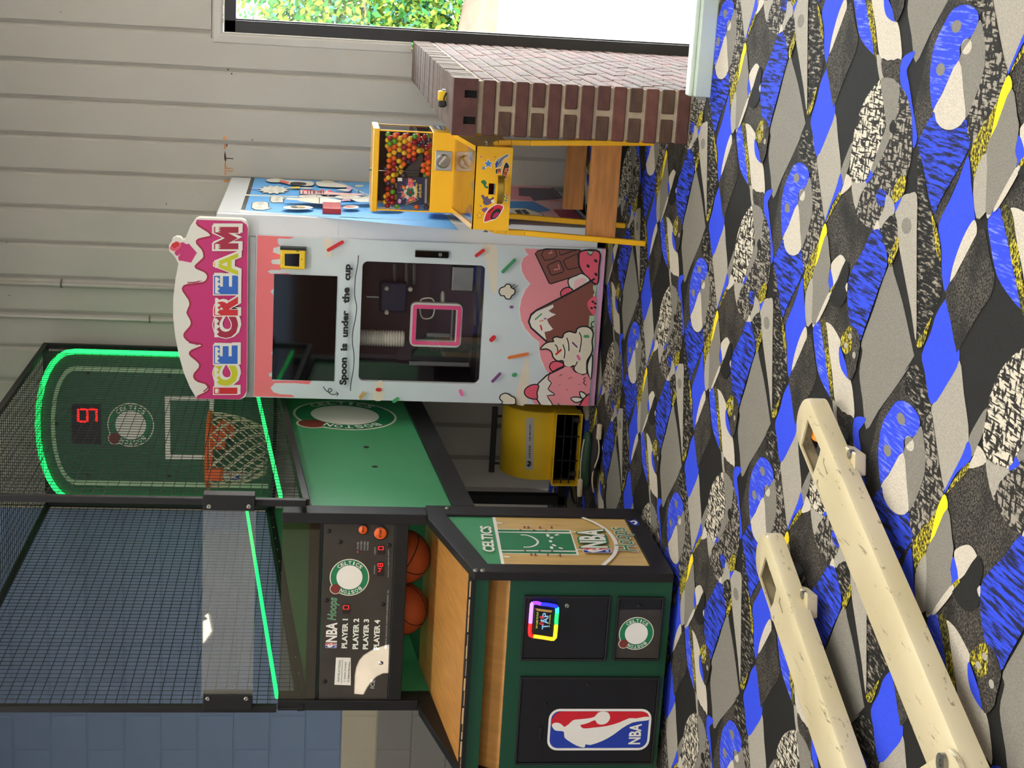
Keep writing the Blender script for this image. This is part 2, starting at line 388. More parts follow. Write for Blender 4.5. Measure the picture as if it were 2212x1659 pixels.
# ================================================================== room shell
WY = 8.70                       # the far wall's face
XB = onY(300, 1095, WY).x       # where painted blocks meet the panelling
HX, HY = -0.425, 5.72           # edge of the stairwell opening
def carpet_mats():
    def base(name, rough=0.95):
        m, nt, b = newmat(name); b.inputs['Roughness'].default_value = rough; b.inputs['Specular IOR Level'].default_value = 0.15
        bumpit(nt, b, noise(nt, 420, 2), 0.55, 0.004); M[name] = m; return nt, b
    def plain(name, c, v=0.16):
        nt, b = base(name); nt.links.new(ramp(nt, noise(nt, 260, 3), rgb(c, 1-v), rgb(c, 1+v), 0.35, 0.65), b.inputs['Base Color'])
    def speck(name, c0, c1, t0, t1, scale=150, stretch=None, d=3):
        nt, b = base(name); col = ramp(nt, noise(nt, scale, d, stretch, 0.65), rgb(c0), rgb(c1), t0, t1)
        if name == 'c_speck': col = mixc(nt, ramp(nt, noise(nt, 9, 1), (0, 0, 0, 1), (0.75, 0.75, 0.75, 1), 0.45, 0.7), col, rgb(c0))
        nt.links.new(col, b.inputs['Base Color'])
    def weave(name, dark, light, t):
        nt, b = base(name)
        a = ramp(nt, noise(nt, 1, 2, (150, 16, 1)), (0, 0, 0, 1), (1, 1, 1, 1), t, t+0.06)
        c = ramp(nt, noise(nt, 1, 2, (40, 60, 1)), (0, 0, 0, 1), (1, 1, 1, 1), t, t+0.06)
        mn = node(nt, 'ShaderNodeMath', operation='MULTIPLY'); nt.links.new(a, mn.inputs[0]); nt.links.new(c, mn.inputs[1])
        nt.links.new(mixc(nt, mn.outputs[0], rgb(dark), rgb(light)), b.inputs['Base Color'])
    plain('c_black', (40, 39, 37)); plain('c_mid', (132, 128, 118)); plain('c_light', (166, 160, 147)); plain('c_beige', (202, 193, 176))
    plain('c_blue', (56, 80, 226), 0.1); plain('c_yellow', (250, 222, 40), 0.06)
    speck('c_speck', (36, 35, 33), (116, 109, 98), 0.42, 0.72, 190)
    speck('c_fleck', (34, 33, 31), (176, 166, 148), 0.52, 0.68, 1, (120, 22, 1))
    speck('c_scratch', (54, 76, 222), (150, 164, 226), 0.52, 0.74, 1, (150, 12, 1))
    speck('c_hatch', (38, 40, 62), (54, 80, 226), 0.43, 0.55, 1, (105, 9, 1), 4)
    speck('c_olive', (46, 46, 34), (232, 214, 58), 0.44, 0.66, 130)
    speck('c_olivedk', (44, 43, 30), (150, 142, 60), 0.45, 0.68, 120)
    weave('c_weavel', (48, 45, 42), (216, 207, 186), 0.43); weave('c_weaved', (46, 44, 41), (158, 150, 136), 0.455)
carpet_mats()

fl = MB()
fl.prism([(-6, -4, 0), (3.6, -4, 0), (3.6, HY, 0), (HX, HY, 0), (HX, WY, 0), (-6, WY, 0)], (0, 0, -0.12))
floor = struct(fl.build('floor', 'c_black'))
cA, cB, cC, cD, cE, cF = [crop(x, y, 5.53) for x in (1600,) for y in (0,)] + [crop(1880, 0, 5.53), crop(1600, 280, 5.53), crop(1880, 280, 5.53), crop(1600, 560, 5.53), crop(1880, 560, 5.53)]
def ellp(f, cx, cy, rx, ry): return [f(cx+rx*math.cos(2*math.pi*i/16), cy+ry*math.sin(2*math.pi*i/16))[0] for i in range(16)]
SH = [  # (material, outline measured on the floor, smoothing)
 ('c_speck', cC(860, 150, 720, 150, 640, 280, 500, 600, 440, 930, 380, 1230, 395, 1520, 470, 1400, 512, 1310, 492, 1050, 530, 680, 640, 430, 700, 392, 780, 420, 825, 520, 912, 400), 0),
 ('c_fleck', cC(742, 50, 856, 30, 910, 400, 830, 470, 760, 380, 700, 290), 0),
 ('c_fleck', cD(575, 170, 640, 500, 690, 850, 740, 1010, 790, 1200, 840, 1400, 852, 1659)+cF(862, 300, 830, 480, 790, 570, 640, 900, 562, 985)+cD(565, 1200, 568, 800, 565, 300), 0),
 ('c_speck', cD(1165, 235, 1182, 300, 1060, 580, 940, 850, 820, 1135, 760, 965, 900, 760), 0),
 ('c_speck', cC(1325, 680, 1380, 960, 1450, 1110, 1580, 1210, 1440, 1510, 1370, 1659)+cE(1320, 200, 1300, 450, 1310, 650, 1345, 800, 1230, 960, 1180, 960, 1140, 850, 1040, 745, 950, 725, 1080, 430, 1130, 330, 1100, 60)+cC(1075, 1500, 1050, 1300, 1040, 1100, 1100, 940, 1195, 790), 0),
 ('c_mid', cA(600, 660, 620, 750, 690, 1010, 770, 1430, 772, 1490, 700, 1659)+cC(740, 40, 640, 270, 490, 590, 390, 820, 362, 560, 335, 300, 362, 80)+cA(355, 1540, 450, 1190, 540, 830), 0),
 ('c_light', cA(1130, 1345)+cC(1165, 100, 1200, 520, 1105, 840, 1010, 1085, 985, 950, 935, 560, 914, 340, 1040, 60), 0),
 ('c_blue', cA(1052, 785, 960, 980, 910, 1190, 840, 1430)+cC(862, 40, 912, 325, 1040, 60)+cA(1132, 1345, 1115, 1150, 1080, 900), 0),
 ('c_blue', cD(1175, 315, 1210, 640, 1255, 1060, 1190, 1150, 1080, 1370, 990, 1659)+cF(955, 280, 900, 390, 862, 200)+cD(850, 1400, 820, 1140, 950, 850, 1060, 600), 0),
 ('c_beige', cD(1255, 1078, 1276, 1240, 1180, 1430, 1060, 1659)+cF(960, 290)+cD(990, 1640, 1080, 1370, 1180, 1160), 0),
 ('c_speck', cD(1276, 1250, 1340, 1180, 1385, 1250)+cF(1440, 0, 1490, 200, 1440, 440, 1270, 700, 1060, 1080, 1025, 1060, 960, 720, 905, 390, 1060, 130)+cD(1180, 1430), 0),
 ('c_beige', cA(60, 1480, 110, 1490, 160, 1560, 190, 1620)+cC(185, 40, 180, 150, 190, 260, 262, 400, 285, 550, 290, 762, 220, 742, 140, 710, 110, 400, 85, 180, 70, 0), 0),
 ('c_scratch', cE(920, 730, 870, 830, 880, 1000, 910, 1250, 940, 1380, 1000, 1520, 1078, 1655, 1060, 1500, 1020, 1200, 980, 930, 950, 735), 0),
 ('c_olivedk', cE(955, 735, 1020, 755, 1060, 1100, 1115, 1680, 1080, 1665, 1040, 1330, 1000, 1050, 975, 900), 0),
 ('c_olive', cE(1010, 1080, 1058, 1060, 1092, 1400, 1106, 1560, 1070, 1500, 1036, 1330), 0),
 ('c_beige', cE(865, 752, 912, 732, 870, 815), 0),
 ('c_light', cB(80, 670, 140, 700, 166, 930, 120, 960), 0),
 ('c_speck', cB(140, 700, 240, 735, 370, 710, 370, 1010, 290, 940, 166, 930), 0),
 ('c_blue', cB(525, 610, 380, 715, 370, 1010, 450, 1160, 505, 1450)+cD(515, 215, 565, 120)+cB(550, 1500, 510, 1260, 470, 1000, 443, 845, 480, 760, 530, 660), 0),
 ('c_weaved', cA(1660, 970)+cB(190, 930, 290, 945, 360, 1020, 440, 1140, 500, 1400)+cD(505, 200, 480, 420, 420, 620, 290, 900, 140, 1150, 60, 1200)+cC(1560, 1190, 1450, 1100, 1380, 960, 1330, 640, 1310, 400, 1345, 120)+cA(1400, 1430, 1500, 1180, 1620, 1000), 0),
 ('c_weavel', cA(1640, 990, 1680, 980, 1720, 1250, 1700, 1659)+cC(1720, 60, 1640, 260, 1560, 480, 1510, 640, 1400, 640, 1330, 590, 1310, 420, 1345, 150)+cA(1400, 1430, 1500, 1180), 0),
 ('c_mid', cB(165, 930, 260, 935, 320, 980, 360, 1090, 330, 1290, 320, 1400, 240, 1500)+cD(245, 90, 160, 290, 35, 530)+cC(1565, 490, 1640, 270)+cD(150, 90)+cB(195, 1500, 165, 1250, 130, 980), 0),
 ('c_black', cB(290, 1430, 240, 1490, 240, 1570, 290, 1595, 325, 1560), 3),
 ('c_blue', cC(1555, 490, 1585, 550, 1515, 640, 1505, 610, 1535, 560), 0),
 ('c_hatch', ellp(cD, 140, 810, 65, 105), 0),
 ('c_light', cC(1330, 650, 1400, 640, 1510, 640, 1440, 780, 1380, 950), 0),
 ('c_beige', cC(1270, 530, 1330, 590, 1320, 680, 1200, 780, 1240, 640), 0),
 ('c_mid', cC(1340, 150, 1310, 400, 1270, 530, 1225, 660, 1200, 520, 1260, 330), 0),
 ('c_blue', cC(1200, 525, 1222, 680, 1110, 870, 1030, 1080, 1013, 1092, 1080, 890, 1150, 690), 0),
 ('c_olive', cC(1195, 730, 1200, 790, 1130, 930, 1060, 1050, 1028, 1105, 1090, 940), 0),
 ('c_weaved', cC(910, 390, 860, 470, 848, 640, 868, 900, 840, 1100, 750, 1370, 738, 1500)+cE(750, 140, 768, 200)+cC(890, 1450, 960, 1280, 1010, 1100, 985, 960, 935, 560), 0),
 ('c_olive', cC(960, 1290, 920, 1480)+cE(895, 110, 865, 230, 795, 435, 780, 420, 762, 200, 830, 0)+cC(890, 1450), 0),
 ('c_yellow', cC(1015, 1118, 1040, 1230, 985, 1380)+cE(937, 10, 900, 112)+cC(900, 1620, 930, 1430, 960, 1270), 0),
 ('c_mid', cC(830, 570, 850, 640, 868, 880, 840, 1100, 740, 1420, 725, 1290, 690, 890, 780, 690), 0),
 ('c_scratch', cC(700, 395, 640, 430, 590, 530, 530, 680, 500, 850, 490, 1050, 512, 1295, 570, 1160, 690, 890, 700, 760, 780, 690, 825, 560, 810, 470, 760, 410), 0),
 ('c_mid', ellp(cC, 675, 577, 33, 57), 0), ('c_mid', ellp(cC, 565, 937, 30, 57), 0),
 ('c_beige', ellp(cC, 742, 780, 36, 70), 0), ('c_mid', cC(742, 712, 715, 740, 705, 780, 712, 820, 740, 770, 765, 730), 0),
 ('c_beige', cC(690, 890, 720, 1200, 732, 1420, 690, 1485, 630, 1505, 570, 1470, 530, 1390, 513, 1300, 580, 1150), 0),
 ('c_hatch', cC(512, 1310, 430, 1500, 400, 1570)+cE(440, 240, 470, 480, 512, 690, 560, 570, 752, 160)+cC(742, 1560, 735, 1430, 690, 1490, 630, 1508, 570, 1475, 532, 1395), 0),
 ('c_olive', cD(738, 1010, 770, 1060, 840, 1330, 852, 1580, 800, 1450, 770, 1250), 0),
 ('c_olive', cF(742, 690, 700, 850, 650, 1010, 590, 1060, 560, 990, 640, 880), 0),
 ('c_light', cD(570, 780, 480, 765, 395, 800, 310, 980, 345, 1330)+cF(430, 250, 500, 620, 560, 975, 566, 300)+cD(568, 1200), 0),
 ('c_mid', ellp(cD, 445, 1150, 60, 98), 0),
 ('c_blue', cD(390, 815, 330, 860, 290, 920, 305, 990, 340, 930), 0),
 ('c_olive', cD(440, 560, 370, 560, 280, 740, 290, 880, 390, 800, 430, 700), 0),
 ('c_light', cD(205, 780, 285, 850, 300, 1000, 200, 1130, 135, 1180, 110, 1100, 180, 930), 0),
 ('c_beige', cD(100, 1080, 125, 1190, 90, 1205, 55, 1190), 0),
 ('c_fleck', cD(300, 1010, 340, 1280, 250, 1480, 200, 1450, 140, 1190), 0),
 ('c_olive', cD(340, 1270, 355, 1380, 300, 1540, 250, 1640, 225, 1560, 250, 1470, 310, 1330), 0),
 ('c_hatch', cD(55, 1200, 130, 1200, 190, 1400, 215, 1620)+cF(90, 410)+cE(1640, 420, 1500, 810, 1440, 975, 1390, 850, 1320, 760, 1285, 450, 1310, 210)+cC(1470, 1450, 1580, 1210), 0),
 ('c_beige', cC(1190, 1500, 1110, 1580)+cE(1090, 110, 1125, 320, 1265, 15)+cC(1265, 1560, 1235, 1510), 0),
 ('c_blue', cE(1085, 120, 1120, 300, 1075, 390, 1060, 350, 1065, 230), 0),
 ('c_olive', cE(1120, 310, 1132, 340, 1075, 440, 1070, 390), 0),
 ('c_mid', cC(1040, 1240, 1075, 1500)+cE(1085, 60, 1060, 260, 1065, 400, 920, 730, 862, 730, 868, 220, 940, 0), 0),
 ('c_light', cE(872, 225, 862, 720, 865, 750, 800, 795, 785, 450), 0),
 ('c_beige', cE(1060, 410, 1082, 450, 950, 727, 918, 732), 0),
 ('c_black', cE(1265, 20, 1310, 120, 1282, 290, 1290, 400, 1260, 500, 1190, 575, 1120, 550, 1080, 470, 1080, 440, 1140, 320), 0),
 ('c_beige', cE(1290, 280, 1265, 330, 1285, 390), 0),
 ('c_blue', cE(1195, 1040, 1190, 1180, 1220, 1320, 1300, 1430, 1290, 1330, 1240, 1150), 0),
 ('c_speck', cE(1320, 790, 1230, 900, 1208, 1010, 1260, 1170, 1300, 1420, 1340, 1430, 1390, 1330, 1400, 1260, 1430, 1100, 1442, 980, 1400, 850), 0),
 ('c_olive', cE(1320, 795, 1232, 900, 1210, 1010, 1260, 1130, 1330, 1080, 1345, 880), 0),
 ('c_light', ellp(cE, 1320, 920, 20, 36), 0), ('c_light', ellp(cE, 1270, 1030, 20, 36), 0), ('c_light', ellp(cE, 1370, 1145, 20, 42), 0),
]
LA, LB = Vector((0.9283, -0.028, 0)), Vector((-0.484, 1.0585, 0))     # the carpet's repeat
cp = MB(); cmats = []
for i, (mname, pts, sm) in enumerate(SH):
    if mname not in cmats: cmats.append(mname)
    q = [onZ(*p) for p in smoothpts(pts, 3)]
    tri = tessellate_polygon([q]); mi = cmats.index(mname); z = 0.0006+0.00005*i
    c = sum(q, Vector())/len(q)
    for a in range(-9, 10):
        for b in range(-5, 8):
            t = LA*a+LB*b
            if not (-5.4 < c.x+t.x < 2.6 and 1.2 < c.y+t.y < 9.4): continue
            if c.x+t.x > HX+0.5 and c.y+t.y > HY+0.6: continue
            cp.add([(p.x+t.x, p.y+t.y, z) for p in q], [tuple(f) for f in tri], mi)
me = bpy.data.meshes.new('carpet_pattern'); me.from_pydata(cp.v, [], cp.f)
for k in cmats: me.materials.append(M[k])
me.polygons.foreach_set('material_index', cp.m)
bm = bmesh.new(); bm.from_mesh(me)
for f in bm.faces:
    f.normal_update()
    if f.normal.z < 0: f.normal_flip()
def bis(co, no, clear_outer):
    g = list(bm.verts)+list(bm.edges)+list(bm.faces)
    bmesh.ops.bisect_plane(bm, geom=g, dist=1e-6, plane_co=co, plane_no=no, clear_outer=clear_outer)
bis((0, WY-0.005, 0), (0, 1, 0), True); bis((HX, 0, 0), (1, 0, 0), False); bis((0, HY-0.012, 0), (0, 1, 0), False)
kill = [f for f in bm.faces if f.calc_center_median().x > HX and f.calc_center_median().y > HY-0.012]
bmesh.ops.delete(bm, geom=kill, context='FACES')
bm.to_mesh(me); bm.free()
ob = bpy.data.objects.new('carpet_pattern', me); C.objects.link(ob); ob.parent = floor

# ---- outer shell
struct(MB().box(-6.15, -6, -4, WY+0.2, -0.1, CEIL).build('wall_left', 'room_paint'))
struct(MB().box(3.6, 3.75, -4, WY+0.2, -1.7, CEIL).build('wall_right', 'room_paint'))
mat('wall_brown', (92, 62, 40), 0.7)
struct(MB().box(-6.15, 3.75, -4.15, -4, 1.68, CEIL, 0).box(-6.15, 3.75, -4.15, -4, -0.1, 1.68, 1).build('wall_front', ['block_blue', 'wall_brown']))
PATCH = [(1150, 655), (1010, 690), (900, 720), (790, 770), (680, 840), (610, 920), (565, 1030), (545, 1150), (535, 1440), (745, 1455), (800, 1350), (870, 1250), (950, 1170), (1050, 1120), (1140, 1115)]
PATCH = [onY(680+a/7.21, 1300+b/7.21, 6.04) for a, b in PATCH]
PATCH2 = [onY(a/2.77, 1060+b/2.77, 6.0) for a, b in ((1268, 710), (1220, 748), (1240, 765), (1211, 780), (1211, 958), (1292, 840))]
holes = [[p-SUN_DIR*((CEIL+0.01-p.z)/(-SUN_DIR.z)) for p in q] for q in (PATCH, PATCH2)]  # openings added to the ceiling, shaped so the sun draws both patches
holes = [[(p.x, p.y, CEIL) for p in h] for h in holes]
ce = MB().prism([[(-6.15, -4.15, CEIL), (3.75, -4.15, CEIL), (3.75, WY+0.25, CEIL), (-6.15, WY+0.25, CEIL)]]+holes, (0, 0, 0.02))
struct(ce.build('ceiling', 'ceiling_paint'))

struct(MB().box(-14, 14, WY+0.2, WY+0.6, CEIL, 34).build('wall_sun_block', 'room_paint'))   # unseen wall added to keep the sun off the trees and ground
# ---- far wall: backing, painted boards, window opening
GX0, GX1, GZ1, GZ0 = -0.412, 2.6, 1.93, -1.5
wb = MB(); wb.box(XB, GX0-0.06, WY+0.012, WY+0.2, -0.1, CEIL); wb.box(GX0-0.06, 3.6, WY+0.012, WY+0.2, GZ1+0.02, CEIL); wb.box(GX1, 3.6, WY, WY+0.2, -1.7, GZ1+0.02)
wb.box(-6, XB, WY+0.03, WY+0.2, -0.1, CEIL); wb.box(HX-0.2, GX1, WY, WY+0.2, -1.7, GZ0)
wall = struct(wb.build('wall_back', 'wall_paint'))
def board(x0, x1, z0, z1, ch=True):
    f, b = WY-0.010, WY+0.016
    prof = [(x0, f), (x1-0.036, f), (x1-0.016, b-0.003), (x1, b-0.003), (x1, b), (x0, b)] if ch else [(x0, f), (x1, f), (x1, b), (x0, b)]
    return MB().prism([(x, y, z0) for x, y in prof], (0, 0, z1-z0)).build('board', 'wall_paint', wall)
P0, PITCH_B = -0.403, 0.1957
e = P0; k = 0
while e-PITCH_B > XB-0.19:
    x0, x1 = e-PITCH_B, e
    if k == 0: board(x0, -0.449, 0, CEIL, False); board(-0.449, x1, 2.0, CEIL)
    else: board(max(x0, XB), x1, 0, CEIL)
    e -= PITCH_B; k += 1
e = P0
while e < 3.5: board(e, min(e+PITCH_B, 3.59), 2.0, CEIL); e += PITCH_B
# paint torn off the boards in a line beside the machine, and nail holes
a = Art(lambda x, y: onY(x, y, WY-0.010), (0, -1, 0), base=0.0005)
cs = crop(480, 280, 7.93)
mat('bare_wood', (206, 140, 88), 0.8, var=0.3, scale=60); mat('stain_dark', (84, 62, 52), 0.8, var=0.3, scale=60)
a.poly(cs(22, 110, 75, 120, 78, 165, 20, 170), 'bare_wood'); a.poly(cs(32, 250, 62, 255, 70, 290, 55, 325, 30, 330), 'bare_wood'); a.poly(cs(65, 245, 95, 255, 75, 300), 'stain_dark')
a.poly(cs(45, 360, 65, 440, 72, 510, 60, 560, 40, 520, 32, 470), 'stain_dark'); a.poly(cs(70, 480, 190, 490, 195, 505, 70, 500), 'stain_dark')
a.poly(cs(42, 560, 58, 560, 72, 650, 52, 640, 78, 770, 38, 780), 'bare_wood'); a.poly(cs(60, 650, 190, 662, 190, 672, 60, 670), 'bare_wood'); a.poly(cs(85, 698, 190, 705, 185, 718, 85, 710), 'bare_wood')
a.poly(cs(30, 860, 75, 850, 110, 860, 80, 905, 30, 895), 'bare_wood')
for x, y, r in ((492.8, 150.4, 2), (500.4, 159.2, 1.8), (545, 302, 1.5), (359.5, 440.3, 1.4), (14.4, 523, 1.2), (20.5, 638, 1.2), (131.5, 26, 1.2)): a.ell(x, y, r, r*0.9, 'p_black', n=8)
a.build('wall_marks', wall)
# ---- painted block courses
zt = onY(28, 1580, WY).z; zb = onY(891, 1580, WY).z; CH = (zt-zb)/11.0; BL = 0.455
xj = onY(310, 1546, WY).x
shared = {}
def block(x0, x1, z0, z1, mname):
    key = (round(x1-x0, 3), round(z1-z0, 3), mname)
    if key not in shared:
        ob = MB().box(0, x1-x0-0.007, 0, 0.03, 0, z1-z0-0.007).build('block', mname, wall, bevel=0.006); shared[key] = ob
    else:
        ob = shared[key].copy(); C.objects.link(ob)
    ob.location = (x0+0.0035, WY-0.002, z0+0.0035)
for i in range(-2, 16):
    z1 = zt-CH*i; z0 = z1-CH
    if z1 < 0.02: break
    z0 = max(z0, 0.0)
    mname = 'block_blue' if i < 9 else ('block_cream' if i == 9 else 'block_grey')
    off = 0 if i % 2 == 1 else BL/2
    xs = [xj+off+BL*k for k in range(-12, 12)]; xs = [x for x in xs if -6 < x < XB-0.03]; xs = [-6]+xs+[XB-0.012]
    for x0, x1 in zip(xs, xs[1:]): block(x0, x1, z0, z1, mname)
    # mortar bed behind the course
    MB().box(-6, XB-0.012, WY+0.004, WY+0.03, z0, z1).build('mortar_bed', mname, wall)
struct(MB().box(XB-0.012, XB+0.006, WY-0.01, WY+0.03, 0, CEIL).build('trim_1', 'block_cream'))
# ---- window with casing
win = struct(MB().box(GX0, GX0+0.064, WY-0.01, WY+0.12, GZ0, GZ1).box(GX1-0.045, GX1, WY-0.01, WY+0.12, GZ0, GZ1).box(GX0, GX1, WY-0.01, WY+0.12, GZ1-0.06, GZ1).box(GX0, GX1, WY-0.01, WY+0.12, GZ0, GZ0+0.06).box(GX0+0.064, GX0+0.072, WY+0.02, WY+0.07, GZ0, GZ1-0.06).build('window_1', 'window_frame', bevel=0.003))
MB().box(GX0+0.064, GX1-0.045, WY+0.05, WY+0.056, GZ0+0.06, GZ1-0.06).build('pane', 'pane', win)
MB().box(GX0-0.006, GX0, WY-0.018, WY+0.03, 0.93, GZ1+0.006).box(GX0-0.006, GX1, WY-0.018, WY+0.03, GZ1, GZ1+0.006).build('frame_bead', 'p_white', win)
cas = MB(); pf = [(0.0, -0.012), (0.012, -0.022), (0.048, -0.016), (0.058, -0.006), (0.058, 0.012), (0.0, 0.012)]
zc0, zc1 = 0.925, GZ1+0.008; xc = GX0-0.006
L = len(pf); vs = []
for d, y in pf: vs.append((xc-d, WY+y, zc0))
for d, y in pf: vs.append((xc-d, WY+y, zc1+d))
for d, y in pf: vs.append((GX1, WY+y, zc1+d))
cas.add(vs, [(j*L+i, j*L+(i+1) % L, (j+1)*L+(i+1) % L, (j+1)*L+i) for j in range(2) for i in range(L)]+[tuple(range(L)), tuple(range(2*L, 3*L))])
struct(cas.build('trim_2', 'trim_paint'))
# ---- stairwell behind the kerb
struct(MB().box(HX-0.2, 3.6, HY, WY, -1.72, -1.6).build('floor_stairwell', 'block_grey'))
struct(MB().box(HX, 3.6, HY+0.01, HY+0.12, -1.6, -0.12).build('wall_stairwell', 'block_grey'))
kb = MB(); kb.box(HX+0.018, 3.58, HY-0.075, HY+0.02, 0.0, 0.062); kb.box(HX+0.018, 3.58, HY-0.05, HY+0.012, 0.062, 0.078)
struct(kb.build('trim_3', 'kerb_paint', bevel=0.005))

# ---- brick half wall beside the stairwell (each visible brick is a part)
PX0, PX1, PY0 = -0.612, -0.405, 5.93
PTOP = 0.918
core = MB().box(PX0+0.006, PX1-0.006, PY0+0.006, WY-0.002, -1.6, PTOP-0.0925).box(PX0+0.004, PX1-0.004, PY0+0.07, WY-0.002, PTOP-0.103, PTOP-0.006)
half = struct(core.build('wall_stair_rail', 'mortar'))
CAPH = 0.092; CB = PTOP-CAPH-0.012; NC = 13; CP = CB/NC; BH = CP-0.0135
bmesh_cache = {}
rb = random.Random(3)
def brick(x0, x1, y0, y1, z0, z1, mname, name='brick'):
    d = [0.003*rb.random() for _ in range(3)]
    key = (round(x1-x0, 3), round(y1-y0, 3), round(z1-z0, 3), mname)
    if key not in bmesh_cache:
        ob = MB().box(0, x1-x0, 0, y1-y0, 0, z1-z0).build(name, mname, half, bevel=0.0035, bseg=1); bmesh_cache[key] = ob
    else: ob = bmesh_cache[key].copy(); C.objects.link(ob)
    ob.location = (x0+d[0]-0.0015, y0+d[1]-0.0015, z0); ob.rotation_euler = (0, 0, (rb.random()-0.5)*0.012)
kinds = ['brick_a', 'brick_b', 'brick_a', 'brick_c']
for i in range(-15, NC):
    z0 = i*CP+0.005; z1 = z0+BH
    vis = lambda y: z1 > 0.0-(y-HY)*0.33     # hidden behind the kerb's line of sight otherwise
    if i % 2 == 0:      # stretcher across the end
        if i >= 0: brick(PX0, PX1, PY0, PY0+0.092, z0, z1, 'brick_a' if i not in (2, 4) else 'brick_b')
        ys = PY0+0.092+0.01
    else:
        if i >= 0:
            brick(PX0, PX0+0.0925, PY0, PY0+0.19, z0, z1, ['brick_a', 'brick_c', 'brick_b', 'brick_c'][i % 4]); brick(PX1-0.0925, PX1, PY0, PY0+0.19, z0, z1, 'brick_c' if i < 4 else 'brick_a')
        ys = PY0+0.19+0.01
    while ys < WY-0.03:
        ye = min(ys+0.19, WY-0.006)
        if vis(ye): brick(PX1-0.092, PX1, ys, ye, z0, z1, kinds[rb.randrange(4)])
        ys += 0.20
# bricks on edge along the top; the end one shows its two core slots
def slotted():
    x0, x1, z0, z1 = PX0-0.004, PX1+0.003, PTOP-CAPH, PTOP
    def sl(c): return [(c-0.014, PY0-0.006, z0+0.002), (c+0.014, PY0-0.006, z0+0.002), (c+0.014, PY0-0.006, z0+0.05), (c-0.014, PY0-0.006, z0+0.05)]
    m = MB().prism([[(x0, PY0-0.006, z0), (x1, PY0-0.006, z0), (x1, PY0-0.006, z1), (x0, PY0-0.006, z1)], sl(x0+0.058), sl(x1-0.058)], (0, 0.058, 0))
    return m.build('cap_brick', 'brick_a', half)
slotted()
MB().box(PX0+0.01, PX1-0.01, PY0+0.03, PY0+0.055, PTOP-CAPH+0.001, PTOP-0.03).build('slot_shade_block', 'cloth_black', half)  # dark block standing in for the shade inside the end brick's slots
y = PY0+0.058; capk = 0; cap0 = None
while y < WY-0.04:
    if cap0 is None:
        cap0 = MB().box(0, PX1-PX0+0.004, 0, 0.0575, 0, CAPH).build('cap_brick', 'brick_cap', half, bevel=0.003, bseg=1); cb = cap0
    else: cb = cap0.copy(); C.objects.link(cb)
    cb.location = (PX0-0.002+(rb.random()-0.5)*0.004, y, PTOP-CAPH+(rb.random()-0.5)*0.003); y += 0.0655
# ---- outdoors
struct(MB().box(-60, 80, WY+0.3, 120, -1.5, -1.42).build('ground', 'pavement'))
bk = MB(); rr = random.Random(5)
cx, cy = onY(1000, 20, 27.0).x, 27.0
nx, ny = 24, 8
vs = []
for i in range(nx+1):
    for j in range(ny+1):
        t = j/ny; hgt = 0.55*math.sin(math.pi*t)*(0.7+0.3*math.sin(i*1.3)); vs.append((cx-9+18*i/nx, cy-1.2+3.4*t, -1.43+hgt+0.05*rr.random()))
bk.add(vs, [(i*(ny+1)+j, (i+1)*(ny+1)+j, (i+1)*(ny+1)+j+1, i*(ny+1)+j+1) for i in range(nx) for j in range(ny)])
struct(bk.build('ground_bank', 'soil', smooth='all'))
def tree(x, y, zb, h, r, seed, label, leaves):
    t = thing('tree', label, 'tree', (x, y, zb), 'trees outside the window')
    rg = random.Random(seed)
    tr = MB(); tr.tube([(x, y, zb), (x+0.1, y, zb+h*0.4), (x-0.05, y+0.1, zb+h*0.8)], [0.16, 0.11, 0.05], 8)
    for k in range(9):
        a = rg.random()*6.28; z = zb+h*(0.12+0.6*rg.random()); tr.tube([(x, y, z), (x+math.cos(a)*r*0.5, y+math.sin(a)*r*0.5, z+0.3), (x+math.cos(a)*r*0.9, y+math.sin(a)*r*0.9, z+0.35)], [0.05, 0.03, 0.012], 5)
    tr.build('trunk', 'bark', t, smooth='all')
    lf = MB(); cl = [(x+(rg.random()-0.5)*1.7*r, y+(rg.random()-0.5)*1.7*r, zb+h*(0.06+0.86*rg.random())) for _ in range(60)]
    for k in range(leaves):
        c = cl[rg.randrange(60)]; p = Vector((c[0]+rg.gauss(0, 0.3), c[1]+rg.gauss(0, 0.3), max(zb+0.03, c[2]+rg.gauss(0, 0.26))))
        d = Vector((rg.gauss(0, 1), rg.gauss(0, 1), rg.gauss(0, 1))).normalized(); e = d.cross(Vector((rg.gauss(0, 1), rg.gauss(0, 1), rg.gauss(0, 1)))).normalized()
        L = 0.05+0.05*rg.random(); ww = L*0.55
        lf.add([p-d*L, p+e*ww, p+d*L, p-e*ww], [(0, 1, 2, 3)], rg.choice((0, 0, 0, 1, 1, 2)))
    lf.build('foliage', ['leaf_lime', 'leaf_green', 'leaf_blue'], t, normals=False, kind='stuff')
bx = onY(720, 30, 29.0).x
tree(bx-0.4, 29.0, -1.42, 4.6, 1.5, 1, 'lime-leaved bushy tree filling the corner of the window', 15000)
tree(bx+4.1, 29.6, -1.42, 5.0, 1.5, 2, 'leafy tree right of the bushy one outside the window', 8000)
tree(bx-4.9, 30.2, -1.42, 4.8, 1.5, 3, 'leafy tree left of the bushy one outside the window', 8000)
tree(bx+1.6, 35.0, -1.42, 6.6, 1.9, 4, 'taller leafy tree standing behind the bushy one outside', 9000)
# ================================================================== ice cream vending machine
MY = 7.365
def mY(x, y): return onY(x, y, MY)
mach = thing('ice_cream_machine', 'tall white ice cream vending machine with cartoon door and pink sign on top', 'vending machine', (-1.62, 8.0, 0))
BX0, BX1, BZ0, BZ1 = -2.068, -1.186, 0.055, 1.878
SX = BX1
wx0, wx1, wz0, wz1 = -1.975, -1.382, 0.599, 1.19        # door window
